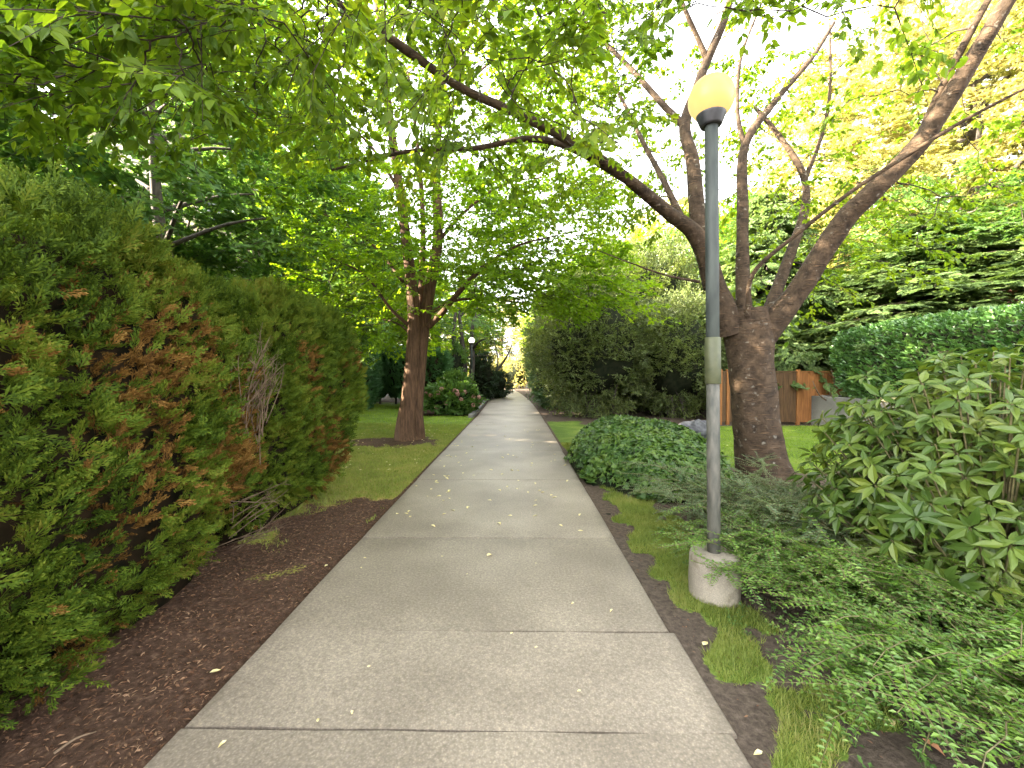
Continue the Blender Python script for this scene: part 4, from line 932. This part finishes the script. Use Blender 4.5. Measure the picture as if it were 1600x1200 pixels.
# distant hedges on the left
superhedge('clipped_hedge', 'dark square clipped hedge behind the lawn tree trunk', -5.5, -3.2, 18.5, 20.5, 2.55, M['cedar_blue'], 5200, FAN_SMALL, .22, 15, skirt=0.05, view='x+', e=7, lump=.12)
for k, (px, Y_, wd, h_) in enumerate(((575, 22, .9, 2.9), (593, 22, .65, 2.75), (618, 22, .7, 2.8), (642, 22, .7, 2.9))):
    c = P(px, 600, Y_)
    lab = ['wide dark cedar column at the left end of the lawn row', 'slim dark cedar column next to the wide one', 'dark cedar column just left of the lawn tree trunk', 'dark cedar column hidden behind the lawn tree trunk'][k]
    rg_ = np.random.default_rng(90 + k); root = thing('cedar_column', lab, 'shrub', (c[0], c[1], 0), 'cedar columns at the back of the lawn')
    m = 1900; z = rg_.uniform(.25, h_, m); a = rg_.uniform(0, 6.283, m); rr = wd * np.minimum(1, (z - .1) / .9) ** .7 * (1 - .25 * (z / h_) ** 4) * (.75 + .5 * fbm(np.stack([np.cos(a), np.sin(a), z], -1), 2.2, k, 2)) * rg_.uniform(.8, 1.02, m)
    d = np.stack([np.cos(a), np.sin(a), 0 * a], -1); p = np.array([c[0], c[1], 0]) + d * rr[:, None]; p[:, 2] = z
    b_ = MB(); s = rg_.uniform(.16, .28, m); b_.leaves(p, d * .5 + [0, 0, 1] + rg_.normal(size=(m, 3)) * .25, d + rg_.normal(size=(m, 3)) * .4, s, s * .9, FAN_SMALL); part(b_, 'foliage', M['cedar_blue'], root)
    t = MB(); t.tube([(c[0], c[1], -.1), (c[0], c[1], h_ * .8)], [.07, .03], 8, 1); part(t, 'trunk', M['grey_bark'], root)
    t = MB(); t.lathe([(.08, .45), (wd * .62, 1.0), (wd * .66, h_ * .7), (wd * .3, h_ * .95), (0, h_ * .97)], 14, (c[0], c[1], 0)); part(t, 'inner_dark_core', M['shrub_core'], root)
superhedge('clipped_hedge', 'paler bluish cedar hedge seen past the dark hedge end', -8.9, -6.4, 14.5, 20.0, 2.75, M['cedar_blue'], 5200, FAN_SMALL, .22, 16, skirt=0.05, view='x+', e=6, lump=.14)
shrub('slim_shrub', 'pale upright shrub between the square hedge and the distant lamp', P(713, 620, 23) * [1, 1, 0], (.6, .6, 1.7), M['maple_leaf'], 300, 28, .08, .05, .4, 8)
shrub('round_bush', 'dark rounded bush under the crooked tree by the kerb', P(772, 612, 27) * [1, 1, 0], (1.2, 1.2, .95), M['box_leaf'], 420, 26, .08, .05, .35, 9)
shrub('round_bush', 'dark rounded bush behind the distant lamp post', P(752, 612, 25) * [1, 1, 0], (1.0, 1.0, 1.5), M['box_leaf'], 420, 26, .08, .05, .35, 10)
# crooked tree and vase-shaped tree near the end of the path
def crooked():
    rg = np.random.default_rng(71); b = P(762, 612, 30); b[2] = 0; root = thing('crooked_tree', 'small dark tree with crooked leaning trunk near the end of the path', 'tree', tuple(b)); tr = MB(); tw = MB(); cr = MB()
    L = [limb((760, 616, 30, .2), (766, 596, 30, .17), (776, 580, 30, .14), (790, 560, 30, .09), (800, 540, 30, .05)), limb((766, 596, 30, .12), (760, 575, 30, .09), (758, 550, 30, .06)), limb((776, 580, 30, .1), (778, 560, 30.2, .07), (772, 535, 30.4, .04))]
    for k, (p, r_) in enumerate(L): tr.tube(p, r_, 8, 4, .1, k)
    pts = sample_view([(735, 795, 500, 552, 28.5, 31.5, 70, .42)], rg); ax = connect(tw, skeleton(L), pts, rg, rmin=.012, rmax=.03); sprays(tw, cr, pts, ax, rg, 40, .9, .1, .06, DIAMOND, .2, True, .3, .008)
    part(tr, 'trunk', M['grey_bark'], root); part(tw, 'branches', M['twig_bark'], root); part(cr, 'crown', M['olive_leaf'], root)
crooked()
broadleaf('vase_tree', 'grey slender tree with upswept limbs beside the distant lamp', P(727, 600, 24) * [1, 1, 0], 8.5, 2.6, M['maple_leaf'], M['grey_bark'], 260, 46, .11, .08, seed=21, low=.45, stems=3)

# edging stones along the far left side of the path
stone = None; r = random.Random(2)
for k in range(16):
    y = 15.4 + k * 1.02; x = PL + float(path_shift(y)) - .16
    if stone is None:
        m = MB(); m.box(-.09, .09, -.47, .47, -.08, .11, bevel=.03); stone = m.build('kerb_stone', M['wall']); o = stone
    else: o = stone.copy(); C.objects.link(o)
    o.location = (x, y, 0); o.rotation_euler = (r.uniform(-.03, .03), r.uniform(-.05, .05), r.uniform(-.05, .05)); tag(o, 'rough grey kerb stone edging the left side of the far path', 'kerb stone', 'kerb stones along the far path')

# ------------------------------------------------------------------ background trees
bt = broadleaf('maple_tree', 'dense blue-green maple behind the nearest cedar hedge', (-8.2, 9.6, 0), 10.5, 4.0, M['maple_leaf'], M['grey_bark'], 850, 60, .15, .14, LOBED, 31, .10, 1.2, .44, trunk_r=.17)
dup(bt, (-9.6, 3.2, 0), 1.9, 1.12, 'tall maple whose boughs show above the left end of the near hedge')
dup(bt, (-9.0, 16.0, 0), 3.7, .9, 'maple between the nearest hedge and the lawn tree crown')
dup(bt, (-12.5, 15.5, 0), .6, 1.3, 'taller maple half hidden behind the blue-green maple')
bl = broadleaf('lime_tree', 'pale green broad tree behind the cedar columns', P(560, 600, 26) * [1, 1, 0], 9.5, 4.2, M['lime_leaf'], M['grey_bark'], 850, 64, .17, .14, DIAMOND, 32, .12, 1.3, .39)
dup(bl, (-13.5, 32, 0), 1.2, 1.25, 'tall pale green tree rising behind the lawn row')
dup(bl, (-6.2, 33, 0), 2.2, 1.0, 'green tree behind the distant lamp and the vase-shaped tree')
dup(bl, (-20, 24, 0), 4.0, 1.3, 'pale green tree on the far left beyond the maples')
dup(bl, (6.5, 27, 0), 5.1, 1.05, 'green tree behind the tall olive shrub')
# golden sunlit trees
gt = broadleaf('golden_tree', 'sunlit golden yellow tree rising behind the laurel hedge at the upper right', (17.8, 16.5, 2.8), 12.5, 5.0, M['gold_leaf'], M['grey_bark'], 1100, 66, .16, .15, LOBED, 33, .10, 1.2, .38)
dup(gt, (22, 14, 4.5), 2.0, 1.05, 'golden tree at the far right edge, up the bank')
dup(gt, (11.5, 30, .6), 3.0, 1.0, 'golden tree behind the board fence, left of the big one')
dup(gt, (4.2, 44, 0), 1.0, .75, 'golden tree right of the end of the path')
dup(gt, (-1.8, 52, 0), 4.1, .85, 'golden tree closing the far end of the path')
dup(gt, (-8.5, 56, 0), 5.3, .95, 'golden tree left of the end of the path')
for k, (x, y, s, lab) in enumerate(((-2.6, 47, 1.2, 'low yellow bush left of the far end of the path'), (-.6, 48.5, 1.4, 'yellow bush straight ahead at the far end of the path'), (1.8, 46, 1.5, 'yellow bush right of the far end of the path'))):
    shrub('golden_bush', lab, (x - 1.2, y, 0), (1.5 * s, 1.2 * s, 1.3 * s), M['gold_leaf'], 300, 30, .12, .08, .6, 40 + k)

dup(bl, (14.5, 24, 1.5), 2.6, 1.0, 'pale green tree rising between the hemlocks and the laurel hedge')
dup(gt, (19, 20, 3.5), 4.4, 1.2, 'golden tree behind the one at the upper right')
dup(bl, (5.0, 38, 0), 3.3, .95, 'green tree far behind the broad dark olive shrub')
dup(bt, (-11.0, 21.0, 0), 2.8, 1.2, 'maple behind the pale bluish hedge')
dup(bt, (11.5, 24, .5), 5.2, 1.0, 'blue-green maple behind the hemlock and the fence')
dup(bt, (14.6, 14.2, 2.0), 1.1, (.7, .7, .56), 'young green tree on the bank above the laurel hedge')
dup(bt, (17.0, 11.2, 3.0), 2.9, (.75, .75, .52), 'young green tree on the bank nearest the right edge')
def conifer(name, label, loc, H, Rr, mat, seed, n_wh=26, low=.2, group=None):
    rg = np.random.default_rng(seed); loc = np.array(loc, float); root = thing(name, label, 'tree', tuple(loc), group); tr = MB(); cr = MB(); tw = MB()
    tr.tube(np.array([[0, 0, -.3], [0, 0, H * .3], [.1, 0, H * .65], [0, 0, H]]) + loc, [.022 * H, .018 * H, .01 * H, .01], 10, 5, .08, seed)
    pp = []; aa = []; nn = []; ss = []
    for k in range(n_wh):
        z = H * (low + (1 - low) * (k / n_wh) ** 1.05); R0 = Rr * (1 - (z / H)) ** .75 + .3; m = int(9 + rg.integers(0, 4))
        for j in range(m):
            a = rg.uniform(0, 6.283); L = R0 * rg.uniform(.7, 1.12); d = np.array([math.cos(a), math.sin(a), 0]); t = np.linspace(0, 1, 5)[:, None]
            c = np.array([0, 0, z]) + d * L * t + np.array([0, 0, 1.]) * (.10 * L * t - .34 * L * t ** 2)
            tw.tube(c + loc, np.linspace(.02, .004, 5), 4, 1, cap=False)
            q = int(30 * L / 2 + 10); u = rg.uniform(.15, 1, q); base = np.stack([np.interp(u, t[:, 0], c[:, i]) for i in range(3)], -1); sd = np.cross(d, [0, 0, 1.]); sg = np.where(rg.random(q) < .5, 1, -1.)
            off = sg * rg.uniform(0, .32, q) * L * (1 - u * .7); pp.append(base + sd * off[:, None] - np.array([0, 0, 1.]) * (np.abs(off) * .25)[:, None]); aa.append(d * .7 + sd * (sg * .7)[:, None] + [0, 0, -.55] + rg.normal(size=(q, 3)) * .25); nn.append(np.array([0, 0, 1.]) + d * .5 + rg.normal(size=(q, 3)) * .65); ss.append(rg.uniform(.3, .55, q))
    ss = np.concatenate(ss); cr.leaves(np.vstack(pp) + loc, np.vstack(aa), np.vstack(nn), ss, ss * .9, FAN_SMALL)
    part(tr, 'trunk', M['grey_bark'], root); part(tw, 'branches', M['twig_bark'], root); part(cr, 'crown', mat, root); return root
cf = conifer('hemlock', 'dark drooping hemlock behind the board fence and the cherry trunk', (9.6, 16.2, .4), 8.2, 4.2, M['hemlock_leaf'], 61)
dup(cf, (13.2, 13.2, 1.6), 1.3, (1.25, 1.25, .6), 'drooping hemlock on the bank above the glossy laurel hedge')
dup(cf, (7.4, 20.5, 0), 2.6, (1.1, 1.1, .85), 'hemlock between the olive shrubs and the fence')
dup(cf, (15.5, 10.2, 2.4), 4.0, (1.2, 1.2, .45), 'low hemlock at the right edge above the laurel hedge')
dup(cf, (-16, 11, 0), .4, (1.3, 1.3, 1.5), 'tall dark conifer behind the maples on the left')
dup(cf, (-11.5, 1.2, 0), 1.2, (1.5, 1.5, 1.35), 'unseen conifer added past the left end of the near hedge to block sun')  # added out of view to keep direct sun off trunk and shrubs
dup(cf, (-13.5, 5.0, 0), 2.2, (1.2, 1.2, 1.4), 'dark conifer glimpsed between the left maples')
shrub('red_shrub', 'reddish sunlit shrub on the bank under the hemlock boughs', (13.6, 11.3, 2.25), (1.5, .9, .7), M['red_leaf'], 260, 26, .09, .06, .35, 55)

# house glimpsed high up between the leaves on the left
def house():
    root = thing('apartment_house', 'tall beige gabled house glimpsed through the leaves at upper left', 'house', (-15.5, 20.5, 0))
    M['render'] = plain('house_wall', (.42, .36, .29), (.50, .43, .35), 3, .85); M['roof'] = plain('house_roof', (.10, .10, .105), (.18, .18, .185), 30, .8, stretch=(1, 8, 1)); M['pane'] = plain('window_pane', (.03, .04, .05), (.06, .07, .08), 2, .1); M['trim'] = plain('white_trim', (.7, .7, .68), (.78, .78, .75), 4, .6)
    x0, x1, y0, y1, ze, zr = -19.5, -11.5, 18, 26, 11.0, 15.2; xm = (x0 + x1) / 2
    m = MB(); V = np.array([[x, y, z] for y in (y0, y1) for x, z in ((x0, 0), (x1, 0), (x1, ze), (xm, zr), (x0, ze))], float)
    m.add(V, [np.array([[0, 1, 2, 4], [6, 5, 9, 7], [1, 6, 7, 2], [5, 0, 4, 9]]), np.array([[4, 2, 3], [9, 8, 7]])]); part(m, 'wall', M['render'], root)
    m = MB()
    for sgn in (-1, 1):
        xe = xm + sgn * ((x1 - x0) / 2 + .6); ze_ = ze - .6 * (zr - ze) / ((x1 - x0) / 2)
        a = [[xm, y0 - .5, zr + .02], [xe, y0 - .5, ze_ + .02], [xe, y1 + .5, ze_ + .02], [xm, y1 + .5, zr + .02]]; b_ = [[p_[0], p_[1], p_[2] + .25] for p_ in a]
        m.add(np.array(a + b_), np.array([[0, 1, 2, 3], [7, 6, 5, 4], [0, 4, 5, 1], [1, 5, 6, 2], [2, 6, 7, 3]]))
    part(m, 'roof', M['roof'], root)
    for z in (1.2, 4.6, 8.0):
        for x in (-18.2, -15.5, -12.9):
            f_ = MB(); a0, a1, b0, b1 = x - .65, x + .65, z, z + 1.5
            f_.box(a0 - .08, a1 + .08, y0 - .06, y0 + .05, b1, b1 + .08); f_.box(a0 - .08, a1 + .08, y0 - .06, y0 + .05, b0 - .08, b0); f_.box(a0 - .08, a0, y0 - .055, y0 + .05, b0, b1); f_.box(a1, a1 + .08, y0 - .055, y0 + .05, b0, b1); f_.box(x - .03, x + .03, y0 - .05, y0 + .05, b0, b1)
            w_ = part(f_, 'window', M['trim'], root); p_ = MB(); p_.box(a0, a1, y0 - .03, y0 + .03, b0, b1); o = p_.build('pane', M['pane'], w_)
            n = len(o.data.vertices); co = np.empty(n * 3, np.float32); o.data.vertices.foreach_get('co', co); co = co.reshape(-1, 3) - np.array(root.location, np.float32); o.data.vertices.foreach_set('co', co.ravel()); o.data.update()
house()

# ------------------------------------------------------------------ ground litter, grass, weeds
def grass(name, label, n, xr, yr, mat, hr, wr, seed, mask=.45, cat='grass', clump=0):
    rg = np.random.default_rng(seed); x = rg.uniform(*xr, n); y = rg.uniform(*yr, n); m = grass_mask(x, y); k = m > mask + rg.uniform(-.15, .25, n); x, y = x[k], y[k]; n = len(x)
    z = ground_z(x, y); p = np.stack([x, y, z - .004], -1); a = rg.uniform(0, 6.283, n); d = np.stack([np.cos(a), np.sin(a), np.zeros(n)], -1)
    ax = unit(d * rg.uniform(.15, .9, n)[:, None] + [0, 0, 1]); h = rg.uniform(*hr, n); b = MB()
    b.leaves(p, ax, np.cross(ax, np.cross(d, [0, 0, 1.])) + d * .01, h, rg.uniform(*wr, n), (np.array([[-.5, 0, 0], [.5, 0, 0], [.32, .6, .06], [-.32, .6, .06], [0, 1, .2]]), [np.array([[0, 1, 2, 3]]), np.array([[3, 2, 4]])]))
    tag(b.build(name, mat), label, cat, kind='stuff')
grass('grass', 'short yellow-green mossy grass in patches along the right path edge', 110000, (.98, 1.75), (1.2, 9.5), M['moss_grass'], (.02, .06), (.0025, .0045), 1)
grass('grass', 'thin mossy lawn grass left of the path around the lawn tree', 150000, (-6, -1.48), (3.6, 13), M['moss_grass'], (.02, .06), (.005, .009), 2)
grass('grass', 'bright green lawn grass between the cherry trunk and the fence', 60000, (3.2, 9.2), (6.2, 13), M['lawn_grass'], (.02, .05), (.005, .010), 3)
grass('grass', 'bright green lawn grass in front of hydrangea and cedar columns', 50000, (-9, -1.5), (11, 22), M['lawn_grass'], (.03, .06), (.008, .014), 4)
# bark chips under the hedge
rg_ = np.random.default_rng(17); n = 20000; x = rg_.uniform(-3.0, -1.49, n); y = .3 + rg_.uniform(0, 1, n) ** 1.4 * 6.4; keep = grass_mask(x, y) < .5; x, y = x[keep], y[keep]; n = len(x)
p = np.stack([x, y, ground_z(x, y) + rg_.uniform(0, .012, n)], -1); a = rg_.uniform(0, 6.283, n); b = MB(); s = rg_.uniform(.006, .034, n)
b.leaves(p, np.stack([np.cos(a), np.sin(a), rg_.normal(size=n) * .25], -1), np.array([0, 0, 1.]) + rg_.normal(size=(n, 3)) * .35, s, s * rg_.uniform(.12, .45, n), DIAMOND)
M['bark_chip'] = leafmat('bark_chip', [(.05, .026, .014), (.10, .052, .03), (.17, .095, .055), (.32, .21, .13)], .0, (1, 1, 1), .9, .1, nfreq=3, namount=.3)
tag(b.build('bark_mulch', M['bark_chip']), 'reddish brown bark mulch and dry needles below the near hedge', 'mulch', kind='stuff')
n = 1500; x = rg_.uniform(.97, 3.2, n); y = rg_.uniform(1.1, 5.5, n); p = np.stack([x, y, ground_z(x, y) + rg_.uniform(0, .01, n)], -1); a = rg_.uniform(0, 6.283, n); b = MB(); s = rg_.uniform(.006, .03, n)
b.leaves(p, np.stack([np.cos(a), np.sin(a), rg_.normal(size=n) * .2], -1), np.array([0, 0, 1.]) + rg_.normal(size=(n, 3)) * .3, s, s * rg_.uniform(.1, .4, n), DIAMOND)
tag(b.build('twig_litter', M['bark_chip']), 'small brown twigs and crumbs on the bare soil right of the path', 'litter', kind='stuff')
# weeds between grass strip and shrubs
n = 170; x = rg_.uniform(1.35, 2.2, n); y = rg_.uniform(1.25, 4.2, n); b = MB()
for q in range(n):
    m = int(rg_.integers(5, 12)); a = rg_.uniform(0, 6.283, m); c = np.array([x[q], y[q], float(ground_z(x[q], y[q]))]); hh = rg_.uniform(.01, .06, m); d = np.stack([np.cos(a), np.sin(a), 0 * a], -1)
    pp = c + d * .015 * rg_.uniform(.3, 2, m)[:, None] + np.array([0, 0, 1.]) * hh[:, None]; s = rg_.uniform(.012, .03, m); b.leaves(pp, d + [0, 0, .35], np.array([0, 0, 1.]) + rg_.normal(size=(m, 3)) * .3, s, s * .7, DIAMOND); b.sticks(np.repeat(c[None], m, 0), pp, .001, .0007)
tag(b.build('weeds', M['weed_leaf']), 'small green weeds sprouting from the bare soil near the shrubs', 'weeds', kind='stuff')

# fallen leaves: each its own object
def leaf_mesh(name, mat, seed):
    m = MB(); V = OVATE[0].copy(); rr = np.random.default_rng(seed); V[:, 2] += rr.uniform(0, .10, len(V)); V[:, 1] -= .5; m.add(V * [.55, 1, 1.0], OVATE[1]); return m.mesh(name, mat)
lm = [leaf_mesh('fallen_leaf', M['yellow_leaf'], k) for k in range(3)]; lmb = [leaf_mesh('fallen_leaf', M['brown_leaf'], k) for k in range(2)]
def drop(x, y, z, s, me, lab, grp): 
    o = bpy.data.objects.new('fallen_leaf', me); C.objects.link(o); o.location = (x, y, z); o.scale = (s,) * 3; o.rotation_euler = (r.uniform(-.15, .15), r.uniform(-.15, .15), r.uniform(0, 6.28)); tag(o, lab, 'leaf', grp)
r = random.Random(14)
for k in range(115):
    y = r.choice([r.uniform(4, 9), r.uniform(5, 13), r.uniform(1.6, 6)]); x = r.uniform(PL + .05, PR - .05)
    drop(x, y, .006, r.uniform(.04, .075) if y > 3.5 else r.uniform(.018, .035), lm[k % 3], 'small pale yellow fallen leaf lying on the concrete path', 'yellow leaves on the path')
for k in range(75):
    y = r.uniform(6.5, 12.5); x = r.uniform(-4.2, -1.6); drop(x, y, float(ground_z(x, y)) + .03, r.uniform(.04, .07), lm[k % 3], 'small pale yellow fallen leaf on the left lawn', 'yellow leaves on the left lawn')
for k in range(22):
    y = r.uniform(6.8, 11.5); x = r.uniform(4.4, 8); drop(x, y, float(ground_z(x, y)) + .035, r.uniform(.04, .07), lm[k % 3], 'small pale yellow fallen leaf on the lawn before the fence', 'yellow leaves on the right lawn')
for px, py, s, lab in ((1105, 1005, .055, 'orange fallen leaf on the mossy grass strip'), (1190, 1180, .042, 'yellow fallen leaf on bare soil at the lower right'), (1400, 1125, .045, 'cream fallen leaf below the arching shrub'), (325, 1055, .05, 'yellow fallen leaf on the bark mulch by the path edge'), (505, 885, .04, 'yellow fallen leaf on the mulch close to the path edge')):
    Y_ = CAMZ * F / (py - HY); q = P(px, py, Y_); drop(q[0], q[1], float(ground_z(q[0], q[1])) + .02, s, lm[1], lab, None)
for px, py, s, lab in ((1465, 1160, .075, 'curled red-brown fallen leaf near the lower right corner'), (1240, 1010, .045, 'brown fallen leaf on the soil by the arching shrub')):
    Y_ = CAMZ * F / (py - HY); q = P(px, py, Y_); drop(q[0], q[1], float(ground_z(q[0], q[1])) + .02, s, lmb[0], lab, None)
def stick(pts, rad, lab, name='fallen_stick'):
    m = MB(); m.tube(pts, rad, 6, 4, .1, 3); tag(m.build(name, M['dead_twig']), lab, 'stick')
q0 = P(60, 1205, CAMZ * F / (1205 - HY)); q1 = P(130, 1168, CAMZ * F / (1168 - HY)); q0[2] = q1[2] = .02
stick([q0, (q0 + q1) / 2 + [0, 0, .015], q1], [.006, .005, .003], 'pale dry stick on the mulch in the lower left corner')
c0 = P(1292, 660, 12.4)
m = MB(); m.tube([c0 + [0, 0, -.05], P(1300, 640, 12.45), P(1296, 625, 12.5), P(1290, 600, 12.6)], [.05, .04, .03, .015], 6, 4, .15, 3); m.tube([P(1298, 630, 12.48), P(1278, 618, 12.3), P(1266, 595, 12.3)], [.025, .02, .01], 6, 4, .1, 4); m.tube([P(1297, 628, 12.5), P(1300, 600, 12.5), P(1294, 575, 12.6)], [.02, .015, .006], 6, 4, .1, 5)
tag(m.build('dead_branch', M['dead_twig']), 'forked dead branch leaning before the orange fence end', 'branch')
